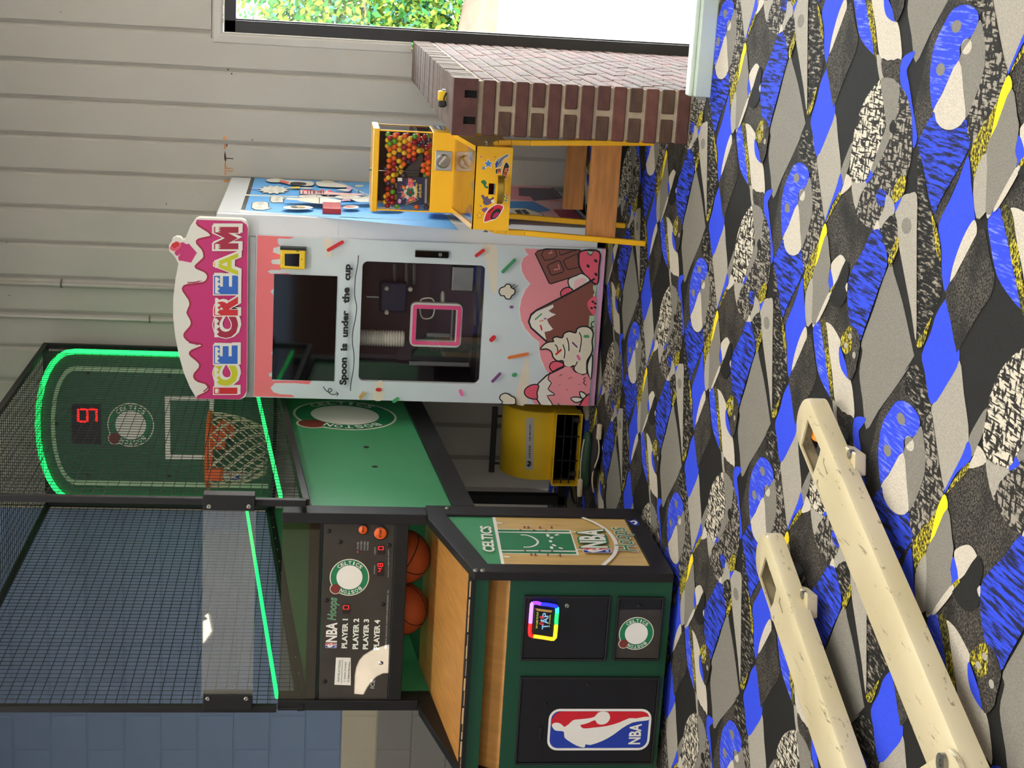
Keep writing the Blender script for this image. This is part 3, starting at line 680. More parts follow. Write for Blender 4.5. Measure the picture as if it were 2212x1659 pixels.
# body: an open-fronted shell so the inside can be seen through the door window
b = MB()
b.box(BX0, BX1, MY+0.035, MY+0.055, wz1+0.12, BZ1); b.box(BX0, BX1, MY+0.035, MY+0.055, BZ0, wz0-0.12)
b.box(wx1+0.09, BX1, MY+0.035, MY+0.055, wz0-0.12, wz1+0.12); b.box(BX0, wx0-0.05, MY+0.035, MY+0.055, wz0-0.12, wz1+0.12)
b.box(BX1-0.02, BX1, MY+0.055, WY-0.03, BZ0, BZ1); b.box(BX0, BX0+0.02, MY+0.055, WY-0.03, BZ0, BZ1)
b.box(BX0, BX1, WY-0.045, WY-0.03, BZ0, BZ1); b.box(BX0+0.02, BX1-0.02, MY+0.055, WY-0.045, BZ1-0.02, BZ1); b.box(BX0+0.02, BX1-0.02, MY+0.055, WY-0.045, BZ0, BZ0+0.02)
b.build('body', 'white_enamel', mach, bevel=0.004)
for x in (BX0+0.08, BX1-0.08):
    for y in (MY+0.14, WY-0.16): MB().lathe([(0.03, 0), (0.03, 0.012), (0.014, 0.014), (0.014, 0.056)], (x, y, 0), n=12).build('levelling_foot', 'black_paint', mach)
# door with a rounded window opening
def rrect(x0, x1, z0, z1, r, n=6):
    out = []
    for cx, cz, a0 in ((x1-r, z1-r, 0), (x0+r, z1-r, 90), (x0+r, z0+r, 180), (x1-r, z0+r, 270)):
        for k in range(n+1): a = math.radians(a0+90*k/n); out.append((cx+r*math.cos(a), cz+r*math.sin(a)))
    return out
DX0, DX1, DZ0, DZ1 = -2.069, -1.279, 0.039, 1.693
win_o = [(x, MY, z) for x, z in rrect(wx0, wx1, wz0, wz1, 0.026)]
dm = MB().prism([[(DX0, MY, DZ0), (DX1, MY, DZ0), (DX1, MY, DZ1), (DX0, MY, DZ1)], win_o], (0, 0.033, 0))
door = dm.build('door', 'white_enamel', mach)
door['label'] = 'pale blue door printed with ice cream cartoons'
MB().box(DX0, DX1, MY+0.002, MY+0.03, 0.018, DZ0).build('bottom_rail', 'p_lilac', mach)
MB().box(wx0-0.01, wx1+0.01, MY+0.018, MY+0.022, wz0-0.01, wz1+0.01).build('door_window', 'case_glass', door)
# ---- printed artwork on the door
art = Art(mY, (0, -1, 0))
R = lambda x0, y0, x1, y1: [(x0, y0), (x1, y0), (x1, y1), (x0, y1)]
def onp(z0, z1, x0, x1): return [Vector((x0, MY, z0)), Vector((x1, MY, z0)), Vector((x1, MY, z1)), Vector((x0, MY, z1))]
z = art.up(); art.mb.prism([[p+z for p in onp(DZ0+0.002, DZ1-0.002, DX0+0.001, DX1-0.001)], [Vector(p)+z for p in win_o]], (0, 0.0001, 0), art.mi('p_paleblue'))
# pale drips in the ground colour
for q in ([(1042, 530), (1072, 532), (1075, 560), (1073, 622), (1068, 633), (1060, 620), (1052, 570)], [(814, 826), (828, 826), (828, 862), (806, 862)], [(1134, 778), (1142, 778), (1138, 868), (1112, 868), (1122, 820)], [(700, 518), (718, 520), (716, 552), (712, 556), (706, 552)]):
    art.poly(q, 'p_cream', 3)
cc = crop(360, 440, 3.77)
# coral drip along the top
art.poly([mm for mm in cc(738, 256, 1045, 270, 1000, 285, 905, 282, 905, 320, 925, 345, 870, 360, 865, 395, 925, 415, 925, 450, 860, 455, 850, 470, 860, 490, 930, 495, 930, 540, 850, 538, 820, 552, 850, 570, 980, 566, 1020, 574, 880, 578, 870, 690, 845, 715, 868, 742, 868, 1185, 852, 1215, 866, 1238, 862, 1370, 828, 1385, 838, 1405, 862, 1412, 862, 1440, 1180, 1440, 1160, 1470, 1040, 1460, 880, 1460, 845, 1500, 870, 1535, 920, 1550, 1020, 1555, 1040, 1575, 712, 1568)], 'p_coral')
cd_ = crop(760, 500, 3.814)
# big pink cloud
cl = cd_(1422, 140, 1432, 165, 1455, 190, 1415, 215, 1395, 265, 1402, 330, 1430, 385, 1470, 430, 1430, 480, 1395, 560, 1383, 640, 1395, 730, 1430, 800, 1490, 870, 1545, 910, 1542, 960, 1555, 1040, 1590, 1120, 1625, 1175, 1700, 1200, 1960, 1200, 2036, 160)
art.stroke(cl[:18], 0.006, 'p_white', sm=3); art.poly(cl, 'p_pink')
# chocolate bar
art.outline(cd_(1510, 180, 1530, 160, 1600, 142, 1880, 150, 1960, 330, 1640, 430, 1625, 425), 'p_brown', sm=0)
for q in ((1560, 190, 1590, 238, 1660, 225, 1690, 200, 1670, 142, 1585, 150), (1610, 285, 1625, 270, 1700, 238, 1715, 245, 1748, 320, 1735, 335, 1650, 360, 1638, 352), (1740, 240, 1755, 228, 1855, 182, 1885, 290, 1780, 312, 1770, 305), (1705, 145, 1715, 190, 1730, 192, 1800, 165, 1850, 152)):
    art.stroke(cd_(*q), 0.005, 'p_black', True)
for q in ((1665, 315, 1710, 305, 1700, 270), (1620, 180, 1650, 172, 1640, 158)): art.stroke(cd_(*q), 0.005, 'p_pink')
# strawberry at the top right of the picture, lower corner of the door
art.outline(cd_(1890, 160, 1868, 230, 1880, 300, 1930, 370, 2020, 432, 2034, 300, 2036, 165), 'p_rose', 0.008)
for x, y in ((2008, 240), (1945, 283), (2010, 352)): art.ell(*cd_(x, y)[0], 4.2, 2.8, 'p_black', 0.9)
art.outline(cd_(1930, 155, 1950, 185, 1968, 195, 1990, 160), 'p_mint', 0.005, sm=0)
# bitten cone of vanilla and chocolate
art.outline(cd_(1790, 385, 1780, 420, 1800, 470, 1830, 490, 1960, 410, 1900, 345, 1850, 360), 'p_white', 0.006, sm=3)
art.poly(cd_(1840, 400, 1900, 380, 1930, 400, 1850, 470, 1830, 455), 'p_pinklight', 3)
art.outline(cd_(1735, 540, 1718, 510, 1730, 480, 1765, 460, 1800, 462, 1820, 490, 1790, 525), 'p_rose', 0.006)
for x, y in ((1745, 492), (1762, 480), (1782, 478), (1742, 515), (1770, 502), (1795, 492)): art.ell(*cd_(x, y)[0], 0.9, 0.7, 'p_black', n=8)
art.poly(cd_(1960, 410, 2016, 445, 1990, 790, 1940, 800, 1610, 905, 1475, 790, 1455, 740, 1470, 690, 1500, 660), 'p_brown')
art.poly(cd_(1480, 690, 1520, 655, 1655, 598, 1660, 620, 1620, 650, 1640, 665, 1680, 680, 1640, 700, 1605, 720, 1620, 755, 1655, 800, 1630, 815, 1585, 825, 1600, 895, 1475, 790, 1457, 740), 'p_white')
art.stroke(cd_(2000, 385, 1830, 485, 1520, 645, 1475, 680, 1455, 740, 1475, 790, 1610, 910), 0.009, 'p_black')
art.poly(cd_(1985, 440, 2016, 445, 1996, 560, 1985, 520, 1998, 500, 1985, 470), 'p_mint'); art.poly(cd_(1955, 690, 2000, 690, 1985, 770, 1948, 790), 'p_mint')
art.poly(cd_(2012, 535, 1970, 545, 1940, 580, 1942, 620, 1965, 660, 1998, 685), 'p_rose', 3)
for x, y in ((1983, 575), (2003, 590), (1972, 627), (2000, 622)): art.ell(*cd_(x, y)[0], 3.2, 2.2, 'p_black', 0.3)
art.blob(*cd_(1560, 675, 1510, 720), 0.007, 'p_green'); art.ell(*cd_(1590, 714)[0], 2.8, 1.8, 'p_purple'); art.blob(*cd_(1552, 770, 1562, 805), 0.007, 'p_red'); art.blob(*cd_(1545, 735, 1575, 728), 0.004, 'p_orange')
# whipped cream swirl with leaves and spoon
art.poly(cd_(1990, 740, 1970, 770, 1985, 800, 1965, 850, 1960, 890, 1975, 950, 1998, 960, 1996, 740), 'p_mint')
for q in ((1992, 735, 1970, 750, 1975, 775, 1990, 785), (1985, 800, 1965, 820, 1968, 850, 1985, 860), (1980, 890, 1962, 905, 1968, 935, 1982, 948)): art.stroke(cd_(*q), 0.005, 'p_black', sm=3)
art.outline(cd_(1550, 965, 1580, 925, 1620, 905, 1660, 900, 1650, 880, 1680, 862, 1730, 870, 1745, 835, 1790, 818, 1840, 830, 1850, 800, 1890, 778, 1950, 785, 1985, 830, 1975, 900, 1980, 960, 1965, 1010, 1935, 1060, 1932, 1130, 1930, 1165, 1880, 1172, 1830, 1140, 1825, 1100, 1790, 1115, 1745, 1100, 1735, 1060, 1690, 1062, 1655, 1030, 1640, 985, 1600, 962), 'p_cream', 0.007, sm=3)
for q in ((1670, 925, 1690, 950, 1692, 985), (1735, 925, 1752, 980, 1745, 1040), (1768, 870, 1782, 920, 1785, 980), (1870, 825, 1888, 880, 1872, 990), (1855, 1065, 1840, 1095, 1825, 1110)): art.stroke(cd_(*q), 0.005, 'p_black', sm=3)
art.blob(*cd_(1680, 1005, 1718, 970), 0.010, 'p_red'); art.blob(*cd_(1815, 910, 1850, 945), 0.008, 'p_purple'); art.blob(*cd_(1858, 1020, 1870, 1045), 0.014, 'p_hotpink'); art.blob(*cd_(1915, 858, 1940, 858), 0.014, 'p_green')
art.outline(cd_(1978, 1010, 1945, 1060, 1935, 1120, 1950, 1190, 1968, 1200), 'p_white', 0.006, sm=3)
# pink ice cream with strawberries
art.outline(cd_(1650, 1145, 1625, 1110, 1640, 1075, 1680, 1062, 1730, 1075, 1740, 1100, 1690, 1125), 'p_rose', 0.006)
art.poly(cd_(1740, 1105, 1800, 1110, 1830, 1150, 1900, 1178, 1932, 1165, 1962, 1215, 1945, 1425, 1500, 1412, 1480, 1380, 1530, 1260, 1600, 1175), 'p_pink')
art.poly(cd_(1620, 1175, 1610, 1210, 1640, 1240, 1610, 1290, 1670, 1335, 1600, 1345, 1640, 1400, 1650, 1424, 1560, 1420, 1530, 1380, 1515, 1280, 1540, 1240), 'p_white')
art.stroke(cd_(1630, 1150, 1612, 1210, 1640, 1240, 1612, 1290, 1650, 1320, 1668, 1340, 1605, 1345, 1640, 1400, 1648, 1424), 0.005, 'p_black', sm=2)
art.stroke(cd_(1745, 1108, 1600, 1178, 1530, 1245, 1520, 1290, 1518, 1370, 1548, 1418), 0.007, 'p_black')
art.outline(cd_(1535, 1260, 1480, 1255, 1430, 1285, 1418, 1320, 1440, 1355, 1490, 1372, 1525, 1365, 1522, 1320), 'p_rose', 0.006)
for i in range(16): art.ell(*cd_(1445+23*(i % 4)+8*(i//8), 1278+22*(i//4)+5*(i % 2))[0], 0.8, 0.6, 'p_black', n=6)
for q, c in (((1705, 1180, 1725, 1168), 'p_black'), ((1775, 1205, 1808, 1190), 'p_red'), ((1698, 1258, 1712, 1252), 'p_grey'), ((1760, 1294, 1775, 1295), 'p_red'), ((1860, 1250, 1880, 1248), 'p_grey'), ((1690, 1405, 1710, 1420), 'p_black')): art.blob(*cd_(*q), 0.003, c)
art.stroke(cd_(1920, 1192, 1902, 1205, 1912, 1222, 1900, 1235, 1925, 1260), 0.004, 'p_black', sm=2)
art.poly(cd_(1948, 1330, 1900, 1370, 1870, 1425, 1942, 1428), 'p_rose'); art.stroke(cd_(1950, 1325, 1905, 1362, 1868, 1424), 0.007, 'p_black')
art.outline(cd_(1870, 1310, 1878, 1350, 1900, 1365, 1925, 1340, 1900, 1315), 'p_white', 0.006, sm=2); art.outline(cd_(1795, 1362, 1830, 1395, 1870, 1392, 1895, 1365, 1840, 1352), 'p_white', 0.006, sm=2)
# popcorn puffs
art.outline(cd_(1225, 520, 1208, 490, 1220, 458, 1252, 445, 1270, 425, 1300, 430, 1310, 455, 1338, 470, 1335, 505, 1312, 520, 1300, 545, 1265, 545, 1250, 520), 'p_cream', 0.006, sm=2)
art.stroke(cd_(1300, 450, 1342, 425), 0.003, 'p_black'); art.stroke(cd_(1325, 460, 1362, 435), 0.003, 'p_black')
art.outline(cd_(1230, 1411, 1238, 1392, 1212, 1365, 1222, 1335, 1258, 1320, 1290, 1330, 1310, 1345, 1340, 1360, 1345, 1395, 1330, 1414), 'p_cream', 0.006, sm=2)
# sprinkles
for a_, b_, w_, c in (((1022, 190, ), (1078, 148), .017, 'p_red'), ((1240, 322), (1335, 228), .017, 'p_green'), ((1145, 882), (1165, 862), .022, 'p_red'), ((1290, 1028), (1440, 998), .016, 'p_orange'), ((1155, 1222), (1215, 1160), .015, 'p_purple'), ((1330, 1170), (1340, 1168), .020, 'p_green'), ((1305, 612), (1315, 612), .014, 'p_purple'), ((890, 1300), (903, 1330), .018, 'p_hotpink'), ((210, 1290), (228, 1292), .018, 'p_red'), ((345, 1385), (375, 1365), .018, 'p_green'), ((70, 1362), (110, 1320), .010, 'p_tan')):
    art.blob(cd_(*a_)[0], cd_(*b_)[0], w_, c)
art.blob(*cc(1318, 368, 1430, 304), 0.017, 'p_red'); art.blob(*cc(1600, 1520, 1570, 1560), 0.008, 'p_tan')
# words
def word(t, y0, y1, xb0, xb1, xt0, xt1, m, bold=0.05):
    """set between picture rows y0 (start) and y1 (end); xb = baseline, xt = top at the start"""
    art.text(t, cc(xb0, y0)[0], cc(xb1, y1)[0], cc(xt0, y0)[0], m, bold)
word('Spoon', 1462, 1240, 1480, 1485, 1405, 1415, 'p_black'); word('is', 1185, 1125, 1470, 1472, 1415, 1418, 'p_black'); word('under', 1075, 858, 1476, 1482, 1420, 1425, 'p_black'); word('the', 800, 670, 1488, 1490, 1428, 1432, 'p_black'); word('cup', 615, 482, 1512, 1514, 1455, 1458, 'p_black')
art.stroke(cc(1495, 1510, 1500, 1450, 1520, 1330, 1525, 1220, 1512, 1120, 1515, 1030, 1540, 900, 1545, 820, 1530, 730, 1535, 600, 1555, 480, 1560, 410), 0.004, 'p_black', sm=4)
art.stroke(cc(1275, 1475, 1300, 1510, 1330, 1520, 1345, 1500, 1325, 1490, 1315, 1515, 1345, 1540, 1395, 1532), 0.004, 'p_black', sm=3); art.stroke(cc(1378, 1518, 1398, 1532, 1385, 1552), 0.004, 'p_black')
art.build('door_print', door)
# screen, card reader, lock plate
MB().box(-1.977, -1.459, MY-0.006, MY+0.001, 1.308, 1.606).build('touch_screen', 'black_gloss', door)
q = [onY(*p, MY-0.045) for p in ((606, 536), (606, 581), (656, 582), (660, 540))]
x0, x1 = q[1].x, q[0].x; z1, z0 = q[0].z, q[3].z
rd = MB().box(x0, x1, MY-0.045, MY-0.0008, z0, z1).build('card_reader', 'p_yellow', door, bevel=0.006)
MB().box(x1-0.008, x1+0.004, MY-0.048, MY-0.001, z0-0.002, z1+0.002).build('reader_rim', 'black_paint', rd, bevel=0.002)
ra = Art(lambda x, y: onY(x, y, MY-0.045), (0, -1, 0)); ra.poly([(615, 548), (615, 574), (646, 576), (647, 548)], 'black_gloss')
for y in (556, 562, 568): ra.ell(610.5, y, 0.9, 0.6, 'p_black', n=6)
ra.stroke([(640, 542), (646, 543)], 0.003, 'p_black'); ra.ell(652, 560, 0.8, 2, 'p_black', n=8); ra.build('reader_screen', rd)
q = [onY(*p, MY-0.02) for p in ((897, 541), (897, 556), (969, 558), (968, 541))]
lk = MB().box(q[1].x, q[0].x, MY-0.02, MY-0.0008, q[2].z, q[0].z).build('door_handle', 'black_gloss', door, bevel=0.004)
p = onY(951, 550, MY-0.02); MB().lathe([(0.0, -0.004), (0.009, -0.004), (0.009, 0.001)], p, (0, 1, 0), 14, caps=False).build('keyhole', 'chrome', lk)
# ---- what can be seen behind the window
inn = MB(); iy = MY+0.56
inn.box(BX0+0.03, BX1-0.1, iy, iy+0.015, wz0-0.1, wz1+0.1); inn.build('inner_back_panel', 'machine_mauve', mach)
MB().box(BX0+0.03, BX1-0.1, MY+0.06, iy, wz0-0.1, wz0-0.085).build('inner_shelf', 'machine_mauve', mach)
MB().box(BX0+0.03, BX1-0.1, MY+0.06, iy, wz1+0.085, wz1+0.1).box(BX1-0.115, BX1-0.1, MY+0.06, iy, wz0-0.1, wz1+0.1).box(BX0+0.02, BX0+0.035, MY+0.06, iy, wz0-0.1, wz1+0.1).build('inner_liner', 'machine_dark', mach)
I = lambda x, y, dd: onY(x, y, MY+dd)
# stack of paper cups hanging on the left
cs_ = MB(); t = I(776, 729, 0.20); e_ = I(873, 729, 0.20); r = 0.037; k = 18
prof = []
hh = t.z-e_.z+0.02
for i in range(k): prof += [(r+0.004, -i*hh/k), (r+0.004, -i*hh/k-hh/k*0.45), (r-0.001, -i*hh/k-hh/k*0.5), (r-0.001, -i*hh/k-hh/k*0.98)]
cs_.lathe(prof, (t.x, t.y, t.z+0.02), n=24); cs_.build('cup_stack', 'cup_white', mach, smooth=True)
# pink framed serving hatch
def ring(x0, y0, x1, y1, wpx, dd, depth, rad, mname, name, par):
    a_ = I(x0, y1, dd); b_ = I(x1, y0, dd)
    xx0, xx1 = a_.x, b_.x; zz0, zz1 = b_.z, a_.z; w_ = wpx
    o_ = [(x, a_.y, z) for x, z in rrect(xx0, xx1, zz0, zz1, rad)]; i_ = [(x, a_.y, z) for x, z in rrect(xx0+w_, xx1-w_, zz0+w_, zz1-w_, max(rad-w_, 0.004))]
    return MB().prism([o_, i_], (0, depth, 0)).build(name, mname, par)
hatch = ring(884, 657, 1000, 748, 0.030, 0.03, 0.03, 0.028, 'frost_white', 'serving_hatch', mach)
ring(889, 662, 997, 744, 0.0175, 0.024, 0.012, 0.012, 'pink_plastic', 'hatch_ring', hatch)
# arm, rails and plates
def rail(*q): MB().box(*q).build('guide_rail', 'steel', mach)
p0, p1 = I(884, 785, 0.3), I(1013, 785, 0.3); rail(p0.x-0.008, p0.x+0.012, p0.y, p0.y+0.03, p1.z, p0.z)
p0, p1 = I(922, 722, 0.26), I(972, 722, 0.26); rail(p0.x-0.012, p0.x+0.006, p0.y, p0.y+0.02, p1.z, p0.z)
p0, p1 = I(978, 665, 0.3), I(978, 735, 0.3); rail(p1.x, p0.x, p0.y, p0.y+0.01, p0.z-0.004, p0.z+0.004)
p0, p1 = I(792, 641, 0.34), I(818, 641, 0.34); rail(p0.x-0.004, p0.x+0.003, p0.y, p0.y+0.01, p1.z, p0.z)
p0, p1 = I(978, 576, 0.36), I(1022, 630, 0.36); MB().box(p1.x, p0.x, p0.y, p0.y+0.12, p1.z, p0.z).build('metal_chute', 'steel', mach, bevel=0.004)
p0, p1 = I(890, 757, 0.32), I(1012, 778, 0.32); MB().box(p1.x-0.02, p0.x, p0.y, p0.y+0.02, p1.z, p0.z).build('carriage_plate', 'black_metal', mach)
p0, p1 = I(822, 610, 0.34), I(878, 676, 0.34); ar = MB().box(p1.x, p0.x, p0.y, p0.y+0.06, p1.z, p0.z).build('dispenser_arm', 'p_navy', mach, bevel=0.01)
for x, y in ((835, 622), (835, 674), (886, 624)): MB().lathe([(0.0, -0.02), (0.010, -0.02), (0.013, -0.008), (0.013, 0.0)], I(x, y, 0.34), (0, 1, 0), 8).build('knob', 'cup_white', ar)
for x, y, l in ((852, 580, 30), (878, 578, 40), (895, 580, 34)): a_, b_ = I(x, y-10, 0.42), I(x, y+l, 0.42); MB().tube([a_, b_], 0.011, 8).build('hose', 'steel', mach, smooth=True)
mg = MB(); pts = [(908, 654), (912, 646), (930, 644), (938, 652), (938, 672), (932, 686), (915, 688), (908, 676)]
mg.tube([I(x, y, 0.12) for x, y in smoothpts(pts, 3)], 0.004, 6, True); mg.build('cup_loop', 'cup_white', mach)
lid = I(960, 645, 0.2); MB().lathe([(0.03, 0), (0.038, 0.006), (0.038, 0.012), (0.03, 0.018)], lid, (0, 0, 1), 20).build('round_lid', 'cup_white', mach)
p0, p1 = I(1000, 575, 0.05), I(1040, 820, 0.05); MB().box(BX0+0.03, BX1-0.1, p0.y+0.06, p0.y+0.28, wz0-0.085, wz0+0.01).build('drip_tray', 'machine_dark', mach)
# ---- side poster
SXp = lambda x, y: onX(x, y, SX)
sp = Art(SXp, (1, 0, 0))
pp = [SXp(512, 456), SXp(537, 382), SXp(1191, 411), SXp(1263, 489)]
ya, yb = MY+0.075, WY-0.12; zt_, zb_ = 1.775, 0.15
rc = lambda y0, y1, z0, z1: [Vector((SX, y0, z0)), Vector((SX, y1, z0)), Vector((SX, y1, z1)), Vector((SX, y0, z1))]
sp.poly3([rc(ya, yb, zb_, zt_)], 'p_white')
s1 = crop(500, 370, 12.29); s2 = crop(640, 370, 12.29)
sp.poly(s1(300, 1035, 420, 655)+s2(3600, 780)+s2(4300, 1560), 'p_sky'); sp.poly(s2(1990, 310, 4300, 400, 4600, 640, 1990, 640), 'p_skydark'); sp.poly(s1(435, 620, 575, 178)+s2(1075, 275, 1910, 655, 0, 665), 'p_sky')
sp.stroke(s1(305, 1030, 425, 655), 0.02, 'p_dark'); sp.stroke(s1(440, 620, 570, 178), 0.02, 'p_dark')
sp.poly(s2(1170, 285, 1990, 310, 1990, 640, 1905, 630), 'p_sky')
sp.outline(s2(1535, 400, 1600, 372, 1760, 378, 1805, 400, 1720, 424, 1590, 424), 'p_white', 0.003)
# speech bubbles with illegible small print
sp.outline(s1(550, 850, 640, 822, 900, 824, 980, 850, 985, 975, 1060, 1000, 960, 1020, 850, 1045, 620, 1035, 530, 985), 'p_white', 0.004, sm=0)
sp.outline(s1(1040, 695, 1090, 678, 1320, 680, 1380, 705, 1430, 738, 1370, 752, 1385, 845, 1080, 850, 1025, 800), 'p_white', 0.004, sm=0)
for q in ((720, 860, 860, 860), (715, 885, 850, 885), (715, 910, 830, 910), (710, 945, 790, 945), (630, 985, 820, 990), (1180, 700, 1270, 700), (1165, 740, 1290, 720), (1165, 775, 1255, 770), (1165, 805, 1255, 800)): sp.stroke(s1(*q), 0.006, 'p_grey')
st = []
for i in range(24):
    a_ = 2*math.pi*i/24; rr_ = 1.0 if i % 2 else 0.74; st.append(s1(1120+430*rr_*math.cos(a_), 520+118*rr_*math.sin(a_))[0])
sp.outline(st, 'p_white', 0.004, sm=0)
for q in ((1040, 450, 1130, 450), (1035, 475, 1100, 475), (1000, 535, 1110, 530), (985, 570, 1110, 565), (1210, 510, 1340, 505), (1240, 540, 1330, 545), (1240, 565, 1330, 568)): sp.stroke(s1(*q), 0.008, 'p_grey')
sp.poly(s1(500, 485, 730, 492, 725, 505, 500, 495), 'p_lilac')
# little white rocket figure with a dark visor
sp.outline(s1(905, 270, 1000, 240, 1180, 232, 1400, 250, 1420, 262, 1300, 330, 1100, 335, 960, 312), 'p_white', 0.003)
sp.outline(s2(-440, 300, -300, 275, 200, 300, 420, 320, 475, 375, 420, 425, 200, 432, -100, 410, -300, 370), 'p_white', 0.003)
sp.poly(s1(1290, 300, 1340, 285, 1530, 330, 1510, 390, 1320, 345), 'p_salmon', 0); sp.poly(s1(1550, 375, 1620, 335, 1800, 335, 1960, 355, 1990, 390, 1920, 420, 1700, 425, 1600, 410), 'p_black', 2)
sp.outline(s2(515, 370, 560, 325, 900, 335, 1150, 370, 1380, 440, 1340, 475, 1050, 478, 800, 465, 580, 440), 'p_white', 0.003); sp.outline(s2(640, 320, 720, 298, 900, 305, 1030, 335, 900, 352, 700, 345), 'p_cream', 0.003)
sp.poly(s1(1480, 490, 1620, 470, 1820, 455, 1800, 510, 1600, 505), 'p_yellow'); sp.poly(s1(1830, 490, 1980, 480, 2160, 490, 2100, 520, 1850, 510), 'p_white', 2)
sp.poly(s2(100, 555, 320, 560, 620, 580, 650, 530, 730, 545, 760, 590, 850, 555, 920, 560, 980, 620, 1640, 650, 1905, 655, 1640, 700, 100, 660), 'p_pinklight'); sp.poly(s2(180, 550, 640, 580, 650, 530, 730, 545, 745, 600, 600, 605, 200, 580), 'p_salmon'); sp.poly(s2(840, 555, 920, 558, 985, 615, 850, 610), 'p_salmon')
for x in (95, 180, 300, 375, 455, 490, 575, 630, 665, 725, 1655): sp.stroke(s2(x, 580, x, 660), 0.005, 'p_dark')
sp.poly(s2(1050, 590, 1250, 585, 1250, 605, 1060, 605), 'p_dark'); sp.poly(s2(1390, 470, 1500, 515, 1400, 620, 1260, 600), 'p_lilac'); sp.poly(s2(1070, 570, 1220, 545, 1390, 560, 1370, 605, 1200, 590), 'p_white', 2)
# toppings in white ovals and a soft-serve swirl
for f_, cx_, cy_, rx_, ry_ in ((s1, 1760, 1048, 410, 55), (s2, 375, 752, 335, 48), (s2, 1370, 770, 360, 55), (s2, 1450, 1042, 220, 45), (s2, 2400, 1085, 420, 45)):
    L_ = [f_(cx_+rx_*math.cos(2*math.pi*i/20), cy_+ry_*math.sin(2*math.pi*i/20))[0] for i in range(20)]; sp.outline(L_, 'p_white', 0.003, sm=0)
sp.poly(s1(1560, 1030, 1700, 1015, 1780, 1055, 1640, 1065), 'p_dark', 2); sp.poly(s1(1720, 1020, 1900, 1035, 1980, 1050, 1800, 1075), 'p_tan', 2); sp.poly(s2(1240, 1035, 1400, 1018, 1590, 1040, 1400, 1062), 'p_salmon', 2)
for i in range(14): sp.blob(*s2(170+28*i, 735+22*(i % 2), 190+28*i, 748+10*(i % 3)), 0.003, ['p_grey', 'p_dark', 'p_orange'][i % 3])
for i in range(14): sp.blob(*s2(1170+28*i, 745+24*(i % 2), 1190+28*i, 760+12*(i % 3)), 0.004, ['p_yellow', 'p_tan', 'p_pink'][i % 3])
sp.outline(s1(1400, 880, 1480, 845, 1700, 850)+s2(250, 838, 605, 838, 610, 1000, 450, 990, 300, 965, 100, 940, 0, 905)+s1(1560, 900), 'p_cream', 0.004, sm=0)
sp.outline(s2(610, 838, 880, 855, 1200, 905, 1190, 960, 860, 990, 610, 1005), 'p_white', 0.004, sm=0); sp.outline(s2(1190, 905, 1240, 880, 1420, 880, 1450, 925, 1200, 935), 'p_lilac', 0.003, sm=0); sp.outline(s2(1420, 880, 1520, 870, 1980, 860, 1980, 960, 1700, 965, 1560, 940), 'p_white', 0.003, sm=0)
for x in (520, 815, 1800): sp.poly(s2(x, 740, x+40, 740, x+40, 810, x, 810), 'p_grey')
# lower part seen under the sweet dispenser: pinks and a ship-like shape
l8 = crop(780, 240, 3.456); k8 = crop(1120, 290, 6.143)
sp.poly(l8(500, 760, 1130, 800, 1130, 855, 480, 800), 'p_skydark'); sp.poly(l8(1110, 585, 1420, 600, 1650, 850, 1110, 850), 'p_pinklight'); sp.poly(l8(1110, 600, 1380, 615, 1480, 720, 1110, 690), 'p_pink', 0)
sp.poly(k8(0, 780, 430, 790, 560, 930, 200, 960, 0, 940), 'p_mauve'); sp.poly(k8(-300, 880, 150, 900, 200, 960, 0, 945, -300, 930), 'p_pink'); sp.poly(k8(-300, 960, 200, 970, 430, 1090, 250, 1120, -300, 1080), 'p_skydark')
sp.outline(k8(-500, 1080, 0, 1060, 180, 1090, 320, 1150, 250, 1180, -200, 1190, -500, 1170), 'p_cream', 0.005); sp.poly(k8(450, 1080, 740, 1085, 880, 1230, 560, 1200), 'p_maroon'); sp.stroke(k8(435, 780, 575, 925), 0.01, 'p_dark'); sp.stroke(k8(735, 1080, 880, 1232), 0.01, 'p_dark')
sp.poly(k8(20, 1090, 80, 1080, 150, 1140, 90, 1150), 'p_dark'); sp.poly(k8(-60, 1090, 10, 1085, 60, 1150, -10, 1150), 'p_dark')
poster = sp.build('side_poster', mach, label='blue cartoon poster on the side')
q = [SXp(695, 448), SXp(737, 448), SXp(737, 462), SXp(695, 462)]
rb_ = MB().box(SX-0.0, SX+0.028, q[3].y, q[0].y, min(p.z for p in q)+0.004, max(p.z for p in q)-0.004).build('card_box', 'red_plastic', mach, bevel=0.003)
MB().box(SX+0.0285, SX+0.030, q[3].y+0.07, q[0].y-0.06, q[2].z+0.05, q[0].z-0.045).build('card_slot', 'p_maroon', rb_)
# ---- sign on top
SGY = MY-0.045
sgp = lambda x, y: onY(x, y, SGY)
c4 = crop(0, 400, 3.95)
out = cc(262, 112, 610, 125, 645, 140, 665, 185, 655, 1545, 640, 1575, 600, 1596, 245, 1590, 190, 1500, 140, 1380, 100, 1240, 70, 1090, 52, 930, 52, 780, 70, 620, 95, 490, 70, 440, 50, 415, 22, 390, 18, 340, 40, 310, 45, 285, 80, 268, 115, 275, 130, 295, 150, 290, 190, 190, 235, 125)
sg = MB().prism([sgp(*p) for p in out], (0, 0.045, 0))
sign = sg.build('top_sign', 'p_white', mach, bevel=0.003)
sign['label'] = 'pink and cream sign board with cupcake cut-out'
MB().box(onY(545, 858, MY).x, onY(545, 512, MY).x, MY-0.004, MY+0.036, 1.694, onY(532, 700, MY).z).build('sign_bracket', 'steel', sign)
sa = Art(sgp, (0, -1, 0))
